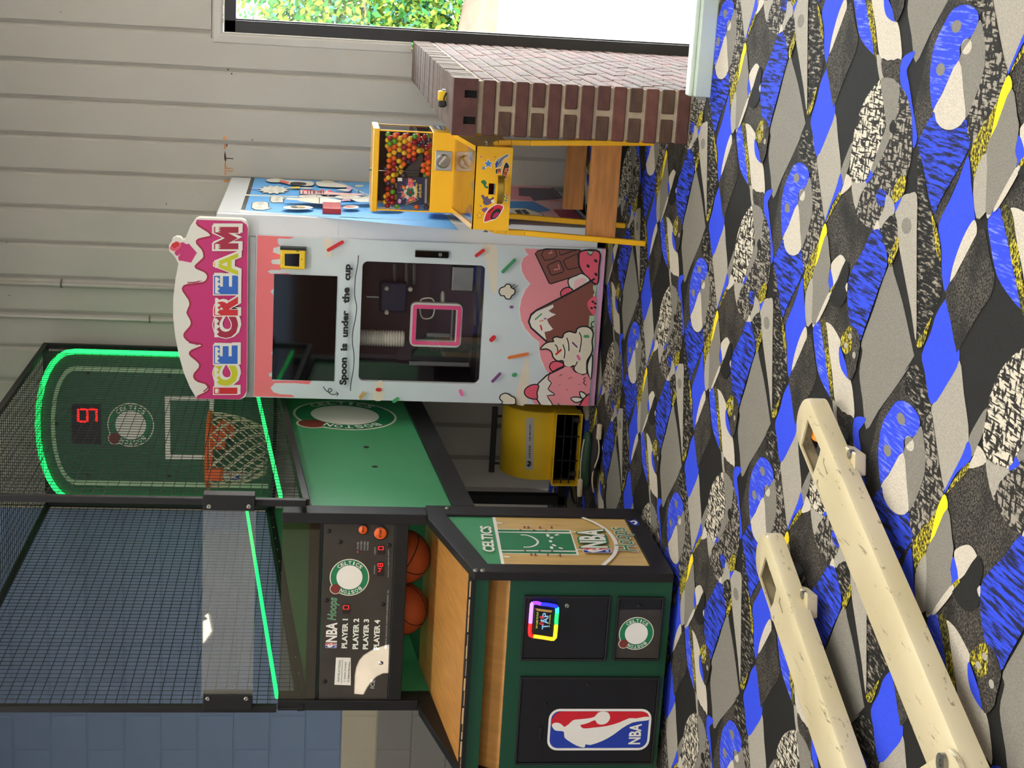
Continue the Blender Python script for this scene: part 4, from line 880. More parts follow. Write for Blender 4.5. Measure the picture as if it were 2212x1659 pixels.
drip = cc(245, 130, 610, 142, 650, 170, 660, 200, 650, 1530, 625, 1570, 595, 1592, 240, 1588, 246, 1570, 300, 1545, 335, 1520, 340, 1490, 310, 1462, 250, 1445, 218, 1415, 225, 1380, 260, 1340, 262, 1300, 220, 1260, 182, 1225, 200, 1195, 285, 1160, 262, 1140, 190, 1128, 140, 1085, 145, 1050, 185, 1005, 198, 970, 185, 930, 162, 885, 185, 830, 178, 780, 130, 710, 130, 680, 160, 662, 290, 645, 325, 615, 328, 580, 300, 550, 235, 522, 235, 500, 290, 450, 300, 420, 285, 370, 240, 320, 255, 290, 345, 270, 355, 255, 330, 225, 250, 175, 240, 150)
dl = drip[8:]; sa.poly(drip[:8]+smoothpts(dl, 3, False), 'p_magenta'); sa.stroke([(x+1.6, y) for x, y in dl], 0.009, 'p_maroon', sm=2)
sa.stroke(cc(170, 643, 230, 640, 270, 630), 0.006, 'p_darkpink', sm=3); sa.ell(*cc(281, 629)[0], 1.3, 1.3, 'p_darkpink', n=8); sa.stroke(cc(182, 1130, 230, 1140, 258, 1148), 0.006, 'p_darkpink', sm=3); sa.stroke(cc(320, 1470, 336, 1495, 300, 1530), 0.006, 'p_darkpink', sm=3)
# cupcake
sa.poly(c4(1610, 498, 1680, 575, 1630, 660, 1530, 640), 'p_magenta'); sa.poly(c4(1590, 505, 1612, 498, 1625, 512, 1545, 645, 1525, 640, 1520, 615), 'p_magenta'); sa.poly(c4(1545, 490, 1575, 495, 1590, 515, 1520, 600, 1490, 580, 1500, 560), 'p_magenta', 3); sa.poly(c4(1500, 480, 1545, 500, 1530, 540, 1490, 562, 1455, 548, 1455, 520), 'p_rose', 3); sa.poly(c4(1500, 478, 1525, 488, 1528, 515, 1500, 530, 1490, 540, 1462, 515, 1475, 492, 1490, 492), 'p_red', 2)
# big letters: white ground, coloured face, white frosting on top
LET = [('I', 1548, 1496, 'p_red'), ('C', 1482, 1318, 'p_lime'), ('E', 1302, 1152, 'p_blue'), ('C', 1092, 918, 'p_maroon'), ('R', 908, 752, 'p_red'), ('E', 735, 582, 'p_blue'), ('A', 580, 398, 'p_lime'), ('M', 368, 186, 'p_maroon')]
for ch, y0, y1, col in LET:
    sh = 2+(1548-y0)/1400*12
    xb, xt = 574+sh*0.9, 384+sh*0.2
    if ch == 'C': xb += 2; xt -= 6
    o3, r3, t3 = sgp(*cc(xb, y0)[0]), sgp(*cc(xb+1, y1)[0]), sgp(*cc(xt, y0)[0])
    dd_ = Vector((0.006, 0, -0.008))
    if ch == 'M':
        W_ = lambda u, v: o3+(r3-o3)*u+(t3-o3)*v
        for q_, c_, e_, sh_ in ((0.10, 'p_white', 0.10, 1), (0.07, 'p_white', 0.08, 0), (0.0, col, 0.0, 0)):
            L_ = [(-e_, -e_), (0.27+e_*.4, -e_), (0.27+e_*.4, 0.42-e_), (0.5, 0.02-e_), (0.73-e_*.4, 0.42-e_), (0.73-e_*.4, -e_), (1+e_, -e_), (1+e_, 1+e_), (0.74-e_*.3, 1+e_), (0.5, 0.56+e_), (0.26+e_*.3, 1+e_), (-e_, 1+e_)]
            sa.poly3([[W_(u, v)+(dd_ if sh_ else Vector((0, 0, 0))) for u, v in L_]], c_)
        for a_, b_ in ((0.0, 0.24), (0.76, 1.0)):
            sa.poly3([[W_(a_, 0.95), W_(b_, 0.95)]+[W_(a_+(b_-a_)*i/5, 0.84 if i % 2 else 0.72) for i in range(5, -1, -1)]], 'p_white')
        continue
    k_ = 0.02 if ch in 'MA' else 0.055
    sa.text3(ch, o3+dd_, r3-o3, t3-o3, 'p_white', k_+0.05, ref=k_); sa.text3(ch, o3, r3-o3, t3-o3, 'p_white', k_+0.03, ref=k_); sa.text3(ch, o3, r3-o3, t3-o3, col, k_, ref=k_)
    # frosting: jagged white cap over the upper 30 % of each stroke
    n_ = 7; wds = {'M': ((0.0, 0.3), (0.7, 1.0)), 'A': ((0.33, 0.67),), 'I': ((0.15, 0.85),)}.get(ch, ((0.04, 0.92),))
    for a_, b_ in wds:
        L_ = [o3+(r3-o3)*a_+(t3-o3)*0.95, o3+(r3-o3)*b_+(t3-o3)*0.95]
        for i in range(n_, -1, -1): L_.append(o3+(r3-o3)*(a_+(b_-a_)*i/n_)+(t3-o3)*(0.86 if i % 2 else 0.76 if i % 4 else 0.72))
        sa.poly3([L_], 'p_white')
sa.build('sign_print', sign)
# ================================================================== basketball arcade game
GR, GL_ = -2.178, -3.06          # outer faces of the right and left sides
GF = 5.42                       # cabinet front
game = thing('basketball_game', 'tall green and black basketball arcade game with green-lit net cage', 'arcade game', (-2.62, 5.9, 0))
gS = lambda x, y: onX(x, y, GR); gF = lambda x, y: onY(x, y, GF)
# ---- side frames: black tube around a printed side panel (right), mirrored on the left
LOW = [(GF, 0.03), (GF, 0.795), (5.995, 0.93), (6.155, 0.93), (6.155, 0.03)]
INN = [(5.505, 0.105), (5.505, 0.735), (6.045, 0.852), (6.045, 0.105)]
for nm, X, ex in (('right_frame', GR-0.035, 0.035), ('left_frame', GL_, 0.035)):
    MB().prism([[(X, y, z) for y, z in LOW], [(X, y, z) for y, z in INN]], (ex, 0, 0)).build('side_frame', 'black_metal', game, bevel=0.003)
sidep = MB().prism([(GR-0.022, y, z) for y, z in INN], (0.012, 0, 0)).build('side_panel', 'green_panel', game, label='side panel printed as a basketball court')
MB().prism([(GL_+0.012, y, z) for y, z in INN], (0.012, 0, 0)).build('side_panel', 'green_panel', game)
for px_, py_ in ((1028, 1233), (1043, 1233), (966, 1099)):
    MB().lathe([(0.012, 0), (0.012, 0.003), (0.007, 0.007), (0.0, 0.007)], gS(px_, py_), (1, 0, 0), 12).build('bolt', 'zinc', game)
# court print
X2 = GR-0.010
ca = Art(lambda x, y: onX(x, y, X2), (1, 0, 0))
k1 = crop(1000, 1100, 5.773); k2 = crop(1200, 1100, 4.885)
mat('court_wood', (206, 172, 104), 0.35, var=0.14, scale=5, stretch=(1, 10, 1.2), coat=0.3)
ca.poly(k1(390, 102)+k2(890, 108, 1140, 622)+k1(520, 716), 'court_wood')
ca.poly(k1(365, 100, 405, 102, 522, 714, 484, 714), 'p_white')
ca.poly(k1(428, 252)+k2(158, 222, 248, 488)+k1(492, 556), 'p_white'); ca.poly(k1(433, 257)+k2(145, 230, 150, 244)+k1(437, 285), 'p_celtic'); ca.poly(k1(440, 293)+k2(158, 262, 212, 442)+k1(480, 512), 'p_celtic'); ca.poly(k1(482, 524)+k2(214, 455, 222, 478)+k1(490, 550), 'p_celtic')
ca.stroke(k1(720, 326, 790, 330, 860, 352, 915, 385, 935, 415, 915, 448, 860, 472, 800, 480, 755, 478), 0.009, 'p_white', sm=3)
for q in ((1052, 318, 1065, 350), (1092, 372, 1120, 352), (1148, 335, 1190, 322), (1085, 398, 1100, 422), (1115, 448, 1155, 470), (1098, 475, 1112, 505), (1195, 490, 1245, 505)): ca.stroke(k1(*q), 0.012, 'p_white')
for q in ((765, 235), (812, 237), (958, 240), (1104, 241), (850, 582), (902, 583), (1057, 586), (1210, 590)): x, y = k1(*q)[0]; ca.poly([(x-1.8, y-2.2), (x+1.8, y-2.2), (x+2.4, y+2.2), (x-1.2, y+2.2)], 'p_courtred')
for q in ((715, 275), (885, 278), (1035, 283), (775, 537), (955, 540), (1110, 545)): ca.ell(*k1(*q)[0], 2.4, 1.6, 'p_courtred', n=8)
for q in ((418, 192, 485, 195), (505, 615, 580, 618)): ca.stroke(k1(*q), 0.012, 'p_white')
ca.stroke(k2(280, 106, 420, 165, 530, 235, 600, 310, 640, 400, 630, 470, 590, 530, 500, 612), 0.016, 'p_white', sm=4)
ca.stroke(k2(165, 255, 215, 262), 0.008, 'p_white'); ca.stroke(k2(218, 448, 285, 450), 0.008, 'p_white')
ca.text('CELTICS', k1(400, 560)[0], k1(350, 240)[0], k1(250, 552)[0], 'p_white', 0.03)
ca.text('NBA', k2(550, 430)[0], k2(500, 235)[0], k2(265, 428)[0], 'p_white', 0.03, outline='p_celtic', ow=0.05)
ca.text('Hoops', k2(930, 470)[0], k2(790, 225)[0], k2(655, 455)[0], 'p_celtic', 0.0, shear=0.0, outline='p_white', ow=0.03)
o_, a_, b_ = [ca.p(*k2(*q)[0]) for q in ((590, 488), (582, 437), (290, 486))]
league_logo(ca, o_, a_-o_, b_-o_)
ca.poly(k2(750, 140, 800, 150, 820, 132, 855, 140, 885, 195, 820, 198, 790, 175), 'p_nbablue', 2); ca.stroke(k2(790, 160, 830, 150, 850, 170, 830, 188), 0.01, 'p_white', sm=2); ca.poly(k2(768, 192, 800, 190, 800, 204, 770, 204), 'p_black')
ca.build('court_print', sidep)
# ---- cabinet front
FX0, FX1 = GL_+0.035, GR-0.035
cab = MB().box(FX0, FX1, GF+0.012, GF+0.03, 0.03, 0.652).box(FX0, FX1, GF+0.012, GF+0.03, 0.735, 0.79)
cab.build('front_panel', 'green_front', game)
MB().box(FX0, FX1, GF+0.028, 6.13, 0.03, 0.045).build('floor_panel', 'black_paint', game)
# recessed slot with a sloping tan board
MB().prism([(FX0, GF+0.035, 0.645), (FX0, GF+0.10, 0.745), (FX0, GF+0.112, 0.745), (FX0, GF+0.047, 0.645)], (FX1-FX0, 0, 0)).build('slot_board', 'tan_wood', game)
for px_ in (FX0+0.10, FX1-0.10):
    for yy in (GF+0.08, 6.08): MB().lathe([(0.028, 0), (0.028, 0.01), (0.012, 0.012), (0.012, 0.032)], (px_, yy, 0), n=12).build('levelling_foot', 'black_paint', game)
def fdoor(p, name, label=None, t=0.014):
    q = [gF(*k) for k in p]; x0 = min(k.x for k in q); x1 = max(k.x for k in q); z0 = min(k.z for k in q)+0.001; z1 = max(k.z for k in q)
    fr = MB().prism([[(x0, GF+0.011, z0), (x1, GF+0.011, z0), (x1, GF+0.011, z1), (x0, GF+0.011, z1)], [(x0+0.008, GF+0.011, z0+0.008), (x1-0.008, GF+0.011, z0+0.008), (x1-0.008, GF+0.011, z1-0.008), (x0+0.008, GF+0.011, z1-0.008)]], (0, -t, 0)).build('door_frame', 'black_paint', game, bevel=0.002)
    d = MB().box(x0+0.009, x1-0.009, GF+0.002, GF+0.011, z0+0.009, z1-0.009).build(name, 'door_black', game, bevel=0.002, label=label)
    return d, x0, x1, z0, z1
coin, *_ = fdoor(((1133, 1289), (1318, 1289), (1310, 1426), (1126, 1427)), 'coin_door', 'black door with a rainbow-lit card reader')
crd, *_ = fdoor(((1335, 1291), (1434, 1291), (1424, 1427), (1328, 1427)), 'crest_door', 'small black door with round team crest')
big, *_ = fdoor(((1124, 1463), (1421, 1465), (1410, 1651), (1113, 1651)), 'front_door', 'large black door with red, white and blue league logo')
k6 = crop(880, 1060, 2.77)
DY = GF+0.002
dF = lambda x, y: onY(x, y, DY)
fa = Art(dF, (0, -1, 0))
o_, a_, b_ = [dF(*k6(*q)[0]) for q in ((1443, 1552), (1443, 1305), (832, 1553))]
league_logo(fa, o_, Vector((a_.x-o_.x, 0, 0)), Vector((0, 0, b_.z-o_.z))); fa.build('league_logo_print', big)
ka = crop(1320, 1290, 11.85)
fb = Art(dF, (0, -1, 0))
fb.poly(ka(190, 310, 1280, 320, 1190, 1560, 90, 1550), 'panel_black')
c_ = dF(*ka(645, 925)[0]); fb.k += 1; rad = abs(dF(*ka(645, 525)[0]).x-dF(*ka(645, 1325)[0]).x)/2
crest(fb, c_, Vector((rad, 0, 0)), Vector((0, 0, rad))); fb.build('crest_print', crd)
for d, px_, py_, r_ in ((coin, 1225, 1308, 0.009), (crd, 1381, 1309, 0.008), (big, 1270, 1479, 0.007), (big, 1178, 1520, 0.005)):
    MB().lathe([(r_, 0), (r_, 0.004), (r_*0.6, 0.006), (0.0, 0.004)], dF(px_, py_), (0, -1, 0), 14).build('lock', 'zinc' if d is coin else 'black_metal', d)
q0, q1 = dF(1169, 1570), dF(1169, 1600); MB().box(q1.x, q0.x, DY-0.006, DY, q0.z-0.006, q0.z+0.006).build('latch', 'black_metal', big, bevel=0.002)
q0, q1 = dF(1282, 1316), dF(1300, 1345)
for dx, dz in ((0, 0), (1, 0), (0, 1), (1, 1)): MB().lathe([(0.004, 0), (0.004, 0.002), (0, 0.002)], (q0.x+(q1.x-q0.x)*dx, DY, q0.z+(q1.z-q0.z)*dz), (0, -1, 0), 8).build('screw', 'black_metal', coin)
# lit card reader
kt = crop(1120, 1280, 13.825)
RY = DY-0.016
rF = lambda x, y: onY(x, y, RY)
rdr = MB()
ro = [rF(*p) for p in kt(340, 270, 1200, 390, 1150, 1430, 275, 1310)]
rdr.prism(ro, (0, 0.014, 0)); rdo = rdr.build('card_reader', 'black_paint', coin, bevel=0.006)
segs = [('purple', (150, 60, 255), (430, 300, 560, 300, 660, 330)), ('blue', (30, 40, 255), (680, 335, 820, 345, 950, 365, 1080, 385, 1150, 430)), ('aqua', (40, 220, 255), (1150, 440, 1150, 590)), ('green', (30, 255, 110), (1148, 600, 1130, 780, 1125, 930)), ('yellow', (255, 240, 20), (1120, 960, 1105, 1150, 1085, 1330, 1040, 1375, 960, 1375)), ('amber', (255, 180, 30), (950, 1372, 700, 1330, 450, 1295)), ('red', (255, 20, 20), (430, 1292, 350, 1270, 335, 1150, 350, 920)), ('violet', (200, 130, 255), (352, 900, 365, 700, 385, 450, 395, 340, 430, 302))]
for nm, c, q in segs:
    glow('led_'+nm, c, 2.4); MB().tube([rF(*p)+Vector((0, -0.003, 0)) for p in kt(*q)], 0.0075, 8, m=0).build('led_strip', 'led_'+nm, rdo, smooth=True)
bz = [rF(*p)+Vector((0, -0.001, 0)) for p in kt(470, 415, 1060, 490, 1010, 1300, 420, 1220)]
MB().prism(bz, (0, -0.008, 0)).build('bezel', 'black_paint', rdo, bevel=0.003)
RY2 = RY-0.0095; tF = lambda x, y: onY(x, y, RY2)
glow('screen_yellow', (240, 236, 40), 1.0); glow('screen_ice', (150, 205, 245), 1.0); glow('screen_red', (235, 60, 60), 1.0); mat('screen_black', (30, 34, 38), 0.1)
ta = Art(tF, (0, -1, 0), step=0.0001, base=0.0001)
ta.poly(kt(530, 560, 980, 620, 930, 1150, 500, 1090), 'screen_black'); ta.poly(kt(500, 470, 1010, 535, 975, 600, 560, 545), 'p_tan')
ta.text('TAP', kt(880, 1090)[0], kt(900, 600)[0], kt(695, 1100)[0], 'screen_ice', 0.02)
ta.text('TAP CARD TO PLAY', kt(570, 1080)[0], kt(600, 570)[0], kt(515, 1078)[0], 'screen_yellow', 0.01)
ta.text('4 Credit', kt(935, 1040)[0], kt(965, 660)[0], kt(890, 1035)[0], 'screen_yellow', 0.01)
for q in ((630, 735, 690, 710, 770, 725), (655, 770, 700, 752, 760, 770), (650, 880, 700, 895, 750, 885), (620, 915, 690, 950, 765, 940)): ta.stroke(kt(*q), 0.004, 'screen_red', sm=3)
ta.ell(*kt(690, 830)[0], 2.4, 2.4, 'screen_ice', n=12)
ta.build('reader_display', rdo)
# front lip and chipped edge
MB().box(FX0, FX1, GF+0.0, GF+0.02, 0.79, 0.802).build('front_lip', 'black_metal', game)
ch = MB(); rg = random.Random(4); x = FX0
while x < FX1-0.05:
    l_ = 0.02+0.05*rg.random(); ch.box(x, x+l_, GF+0.021, GF+0.024, 0.80, 0.803+0.006*rg.random()); x += l_+0.012*rg.random()
ch.build('chipped_edge', 'raw_wood', game, kind='stuff')
MB().box(FX0, FX1, GF+0.025, GF+0.085, 0.775, 0.806).build('tray_bar', 'black_metal', game)
# ball tray and ramp
def slab(y0, z0, y1, z1, t, nm, m, x0=FX0, x1=FX1, **k):
    return MB().prism([(x0, y0, z0), (x0, y1, z1), (x0, y1, z1-t), (x0, y0, z0-t)], (x1-x0, 0, 0)).build(nm, m, game, **k)
slab(GF+0.07, 0.80, 6.42, 0.905, 0.012, 'ball_tray', 'tan_wood', label='tan wooden ball tray')
slab(6.42, 0.905, 8.45, 1.08, 0.012, 'ball_ramp', 'green_front')
# ---- upper sides: posts, ramp panels, rails
for X, s in ((GR, -1), (GL_, 1)):
    xx = sorted((X, X+s*0.046))
    MB().box(xx[0], xx[1], 6.035, 6.13, 0.9305, 1.52).build('front_post', 'black_metal', game, bevel=0.003)
    xp = X+s*0.018
    P_ = [(6.157, 0.80), (6.157, 0.93), (6.131, 0.932), (6.131, 1.425), (8.46, 1.63), (8.46, 0.985)]
    pan = MB().prism([(xp, y, z) for y, z in P_], (s*0.014, 0, 0)).build('ramp_panel', 'green_panel', game)
    MB().prism([(X, y, z) for y, z in ((6.157, 0.722), (6.157, 0.815), (8.46, 0.995), (8.46, 0.902))], (s*0.04, 0, 0)).build('lower_rail', 'black_metal', game, bevel=0.003)
    MB().prism([(X, y, z) for y, z in ((6.131, 1.402), (6.131, 1.437), (8.46, 1.645), (8.46, 1.61))], (s*0.04, 0, 0)).build('upper_rail', 'black_metal', game, bevel=0.003)
    for i in range(13):
        yy = 6.3+i*0.165; zz = 1.42+(yy-6.12)*0.0889
        MB().ball((X+s*0.042, yy, zz), 0.006, 6, 4).build('rivet', 'chrome', game)
    # rear leg and foot rail
    lx = (xx[0], xx[1]) if s == -1 else (onY(1100, 1086, 8.13).x, onY(1100, 1066, 8.13).x)
    MB().box(lx[0], lx[1], 8.10, 8.16, 0.0, 0.93).build('rear_leg', 'black_metal', game, bevel=0.003)
    if s == -1:
        ga = Art(lambda x, y: onX(x, y, GR-0.018), (1, 0, 0))
        c_ = ga.p(745, 897); 
        crest(ga, c_, Vector((0, 0.245, 0.02)), Vector((0, 0.0, 0.245))); ga.build('crest_print', pan)
        for px_, py_ in ((791, 966), (810, 1008)): MB().lathe([(0.014, 0), (0.014, 0.001)], onX(px_, py_, GR-0.018), (1, 0, 0), 12).build('bolt_hole', 'black_paint', pan)
MB().box(GL_+0.046, GR-0.046, 8.10, 8.15, 0.0, 0.045).build('rear_foot_rail', 'black_metal', game, bevel=0.003)
MB().box(GL_+0.046, GR-0.046, 8.10, 8.15, 0.86, 0.93).build('rear_cross_rail', 'black_metal', game, bevel=0.003)
# ---- control panel and screens between the front posts
PY = 6.05
pY = lambda x, y: onY(x, y, PY)
CX0, CX1 = GL_+0.046, GR-0.046
cpl = MB().box(CX0, CX1, PY, PY+0.012, 1.062, 1.35).build('control_panel', 'panel_black', game, label='black scoreboard panel with player list and red digits')
MB().box(CX0, CX1, PY-0.01, PY+0.03, 1.004, 1.060).build('panel_bar', 'black_metal', game, bevel=0.003)
MB().box(CX0, CX1, PY+0.002, PY+0.04, 1.352, 1.408).build('panel_bar', 'black_paint', game, bevel=0.003)
MB().box(CX0, CX1, PY-0.006, PY, 1.366, 1.518).build('lower_screen', 'smoke_acrylic', game)
pa = Art(pY, (0, -1, 0))
ra_ = crop(680, 1100, 7.21); rb2 = crop(680, 1300, 7.21)
c_ = pY(*ra_(540, 1060)[0]); rad = 0.5*(pY(*ra_(540, 790)[0])-pY(*ra_(540, 1335)[0])).length
crest(pa, c_, Vector((rad, 0, 0)), Vector((0, 0, rad)))
pa.build('crest_print', cpl); pa = Art(pY, (0, -1, 0))
pa.text('NBA', rb2(345, 630)[0], rb2(352, 322)[0], rb2(170, 625)[0], 'p_white', 0.03)
o_, a_, b_ = [pY(*rb2(*q)[0]) for q in ((343, 718), (345, 640), (165, 714))]; league_logo(pa, o_, a_-o_, b_-o_)
pa.text('Hoops', rb2(365, 285)[0], ra_(385, 1385)[0], rb2(200, 270)[0], 'p_celtic', 0.0, shear=0.1, outline='p_mint', ow=0.025)
pa.build('title_print', cpl); pa = Art(pY, (0, -1, 0))
for t, xb, xt, y0, y1 in (('PLAYER 1', 500, 415, 722, 265), ('PLAYER 2', 672, 585, 735, 258), ('PLAYER 3', 828, 745, 738, 268), ('PLAYER 4', 1000, 912, 742, 280)):
    pa.text(t, rb2(xb, y0)[0], rb2(xb+18, y1)[0], rb2(xt, y0)[0], 'p_white', 0.035, outline='p_celtic', ow=0.02); pa.build('player_line', cpl); pa = Art(pY, (0, -1, 0))
pa.poly(rb2(330, 865, 560, 870, 560, 1300, 305, 1290), 'p_white')
pa.text('INSTRUCTIONS', rb2(382, 1248)[0], rb2(408, 905)[0], rb2(350, 1246)[0], 'p_celtic', 0.02, shear=0.25); pa.stroke(rb2(415, 1265, 432, 895), 0.0015, 'p_black')
pa.text('1. Insert Coin(s)', rb2(478, 1240)[0], rb2(498, 940)[0], rb2(446, 1238)[0], 'p_black', 0.01); pa.text('2. Select Number', rb2(532, 1245)[0], rb2(552, 928)[0], rb2(505, 1243)[0], 'p_black', 0.01)
pa.build('instruction_card', cpl); pa = Art(pY, (0, -1, 0))
pa.text('ICE', rb2(925, 1350)[0], rb2(940, 1215)[0], rb2(862, 1345)[0], 'p_silver', 0.02)
for t, xb, xt, y0, y1 in (('1 PLAYER', 682, 656, 628, 508), ('2 PLAYERS', 734, 708, 636, 495), ('3 PLAYERS', 788, 760, 640, 500), ('4 PLAYERS', 835, 808, 642, 502), ('CREDITS', 946, 926, 700, 588), ('NO SCORING', 938, 918, 1005, 870), ('www.icegame.com', 1158, 1130, 1060, 630)):
    pa.text(t, ra_(xb, y0)[0], ra_(xb+4, y1)[0], ra_(xt, y0)[0], 'p_silver', 0.0)
pa.text('DESIGNS BY INNOVATIVE CONCEPTS IN ENTERTAINMENT, INC.', rb2(1120, 720)[0], ra_(1158, 1245)[0], rb2(1092, 720)[0], 'p_silver', 0.0)
pa.build('small_print', cpl, kind='stuff')
mat('digit_glass', (48, 34, 32), 0.2)
# red seven-segment digits
def digit(art, f, x0, x1, yb, yt, ch, m='led_red', w=0.003):
    """x0..x1 picture span of the height (top to bottom), yb start, yt end of the width"""
    ON = {'0': 'abcdef', '8': 'abcdefg', '4': 'bcfg', '9': 'abcdfg', '5': 'acdfg', '7': 'abc'}[ch]
    mid = (x0+x1)/2; g = 0.08*(x1-x0)
    S = {'a': (x0, yb, x0, yt), 'd': (x1, yb, x1, yt), 'g': (mid, yb, mid, yt), 'f': (x0+g, yb, mid-g, yb), 'b': (x0+g, yt, mid-g, yt), 'e': (mid+g, yb, x1-g, yb), 'c': (mid+g, yt, x1-g, yt)}
    for s_ in ON: art.stroke(f(*S[s_]), w, m)
for dg in (((445, 528, 1550, 1495, '0'),), ((992, 1068, 625, 575, '0'),), ((982, 1056, 885, 838, '8'), (980, 1046, 962, 915, '4'))):
    da = Art(pY, (0, -1, 0), base=0.004, step=0.0001); da.poly(ra_(dg[0][0]-12, max(d_[2] for d_ in dg)+75, dg[0][0]-12, dg[0][3]-12, dg[0][1]+12, dg[0][3]-12, dg[0][1]+12, max(d_[2] for d_ in dg)+75), 'digit_glass')
    for d_ in dg: digit(da, ra_, *d_)
    da.build('digit_display', cpl)
da = Art(pY, (0, -1, 0), base=0.004, step=0.0001); da.ell(*ra_(667, 660)[0], 1.3, 1.3, 'led_red', n=10); da.build('player_light', cpl)
for cx_, cy_, r_, t in ((750, 310, 70, 'SELECT'), (1020, 365, 100, 'START')):
    p = pY(*ra_(cx_, cy_)[0]); rr_ = r_/7.21/FPX*6.4
    bt = MB().lathe([(rr_*1.18, 0.001), (rr_*1.18, -0.006), (rr_*1.0, -0.008)], p, (0, 1, 0), 24).build('push_button', 'black_paint', cpl, smooth=True)
    MB().lathe([(0.0, -0.015), (rr_*0.7, -0.014), (rr_*0.96, -0.010), (rr_, -0.006)], p, (0, 1, 0), 24, caps=False).build('button_cap', 'rim_orange', bt, smooth=True)
    ba = Art(lambda x, y: onY(x, y, PY-0.0155), (0, -1, 0), base=0.0002); ba.text(t, ra_(cx_+r_*0.2, cy_+r_*0.75)[0], ra_(cx_+r_*0.25, cy_-r_*0.75)[0], ra_(cx_-r_*0.2, cy_+r_*0.75)[0], 'p_black', 0.03); ba.build('button_word', bt)
for cx_, cy_ in ((216, 338), (395, 510), (1155, 560), (185, 1417), (1060, 1482)): MB().lathe([(0.009, 0), (0.009, 0.003), (0.004, 0.006), (0, 0.004)], pY(*ra_(cx_, cy_)[0]), (0, -1, 0), 12).build('screw', 'black_metal', cpl)
for cx_, cy_ in ((155, 1240), (1022, 950)): MB().lathe([(0.009, 0), (0.009, 0.003), (0.004, 0.006), (0, 0.004)], pY(*rb2(cx_, cy_)[0]), (0, -1, 0), 12).build('screw', 'black_metal', cpl)
# ---- net cage
KR, KL = -2.118, -3.06; KF, KB_ = 6.03, 8.52
def zb(y): return 1.41+(y-KF)*0.0889
ZT = 2.86
def kpost(x, y, z0, z1, t=0.028): MB().box(x-t/2, x+t/2, y-t/2, y+t/2, z0, z1).build('cage_post', 'black_metal', game, bevel=0.002)
kpost(KR-0.014, KF, 1.425, ZT); kpost(KL+0.014, KF, 1.525, ZT); kpost(KR-0.014, KB_, 1.60, ZT); kpost(KL+0.014, KB_, 1.60, ZT)
def rail2(a, b, t=0.028, name='cage_rail'): MB().bar(a, b, t, t).build(name, 'black_metal', game, bevel=0.002)
rail2((KR-0.014, KF, 1.425), (KR-0.014, KB_, zb(KB_)+0.01)); rail2((KL+0.014, KF, 1.425), (KL+0.014, KB_, zb(KB_)+0.01))
for x in (KR-0.014, KL+0.014): rail2((x, KF, ZT), (x, KB_, ZT))
rail2((KL, KF, ZT), (KR, KF, ZT)); rail2((KL, KB_, ZT), (KR, KB_, ZT))
def net(name, O, A, B, na, nb, r=0.0016, clipz=None):
    """square wire mesh between O, O+A and O+B as one part"""
    m = MB(); O = Vector(O); A = Vector(A); B = Vector(B)
    for i in range(na+1):
        a = O+A*(i/na); b = a+B
        if clipz: a = Vector((a.x, a.y, clipz(a.y)))
        m.tube([a, b], r, 4, caps=False)
    for j in range(nb+1):
        a = O+B*(j/nb); b = a+A
        if clipz:
            if b.z < clipz(b.y):
                t = (a.z-clipz(a.y))/0.0889 if a.z > clipz(a.y) else -1
                if t <= 0.02: continue
                b = Vector((b.x, a.y+t, b.z))
        m.tube([a, b], r, 4, caps=False)
    return m.build(name, 'net_wire', game, kind='stuff', normals=False)
dY = KB_-KF
net('side_net', (KR-0.014, KF, 1.43), (0, dY, 0), (0, 0, ZT-1.43), 62, 32, clipz=lambda y: zb(y)+0.005)
net('side_net', (KL+0.014, KF, 1.43), (0, dY, 0), (0, 0, ZT-1.43), 62, 32, clipz=lambda y: zb(y)+0.005)
tn = net('top_net', (KL, KF, ZT), (0, dY, 0), (KR-KL, 0, 0), 50, 20)
# brackets and clear strip across the cage front
SY = 6.0
st = MB().box(onY(437, 1502, SY).x, onY(437, 1100, SY).x, SY-0.006, SY, onY(550, 1300, SY).z, onY(437, 1300, SY).z).build('clear_strip', 'acrylic', game)
for y0, y1 in ((1102, 1070), (1533, 1501)):
    a, b = onY(438, y0, SY-0.01), onY(551 if y0 < 1200 else 545, y1, SY-0.01)
    br = MB().box(a.x, b.x, SY-0.014, KF+0.012, b.z, a.z).build('strip_bracket', 'black_metal', game, bevel=0.003)
    for px_ in ((452, 538) if y0 < 1200 else (449, 532)):
        MB().lathe([(0.010, 0), (0.010, 0.004), (0.005, 0.006), (0, 0.004)], onY(px_, y0-8 if y0 < 1200 else y1+8, SY-0.014), (0, -1, 0), 12).build('bolt', 'zinc', br)
# green light tubes
for X in (KR-0.03, KL+0.03):
    MB().tube([(X, 6.10, 1.525), (X, 8.45, 1.76)], 0.009, 6).build('light_tube', 'led_green', game)
# ---- backboard with arch of light
BY = 8.40
bY = lambda x, y: onY(x, y, BY)
bl, br_ = onY(300, 1066, BY).x, onY(300, 752, BY).x
bl, br_ = onY(300, 1081, BY).x, onY(300, 762, BY).x
bc = (bl+br_)/2; bw = br_-bl
ztop = onY(82, 905, BY).z; zsh = onY(165, 905, BY).z; zbot = 1.62
arch = [(bl, zbot), (br_, zbot), (br_, zsh)]
for i in range(1, 16):
    t = math.pi*i/16; arch.append((bc+bw/2*math.cos(t), zsh+(ztop-zsh)*math.sin(t)**0.9))
arch.append((bl, zsh))
bb = MB().prism([(x, BY, z) for x, z in arch], (0, 0.018, 0)).build('backboard', 'board_green', game, label='dark green arched backboard')
MB().box(KL+0.03, KR-0.03, BY+0.05, BY+0.06, 1.60, ZT-0.01).build('back_panel', 'black_paint', game)
MB().tube([(x, BY-0.012, z) for x, z in arch[2:]]+[(bl, BY-0.012, zbot+0.05)], 0.015, 8).build('arch_light', 'led_green', bb)
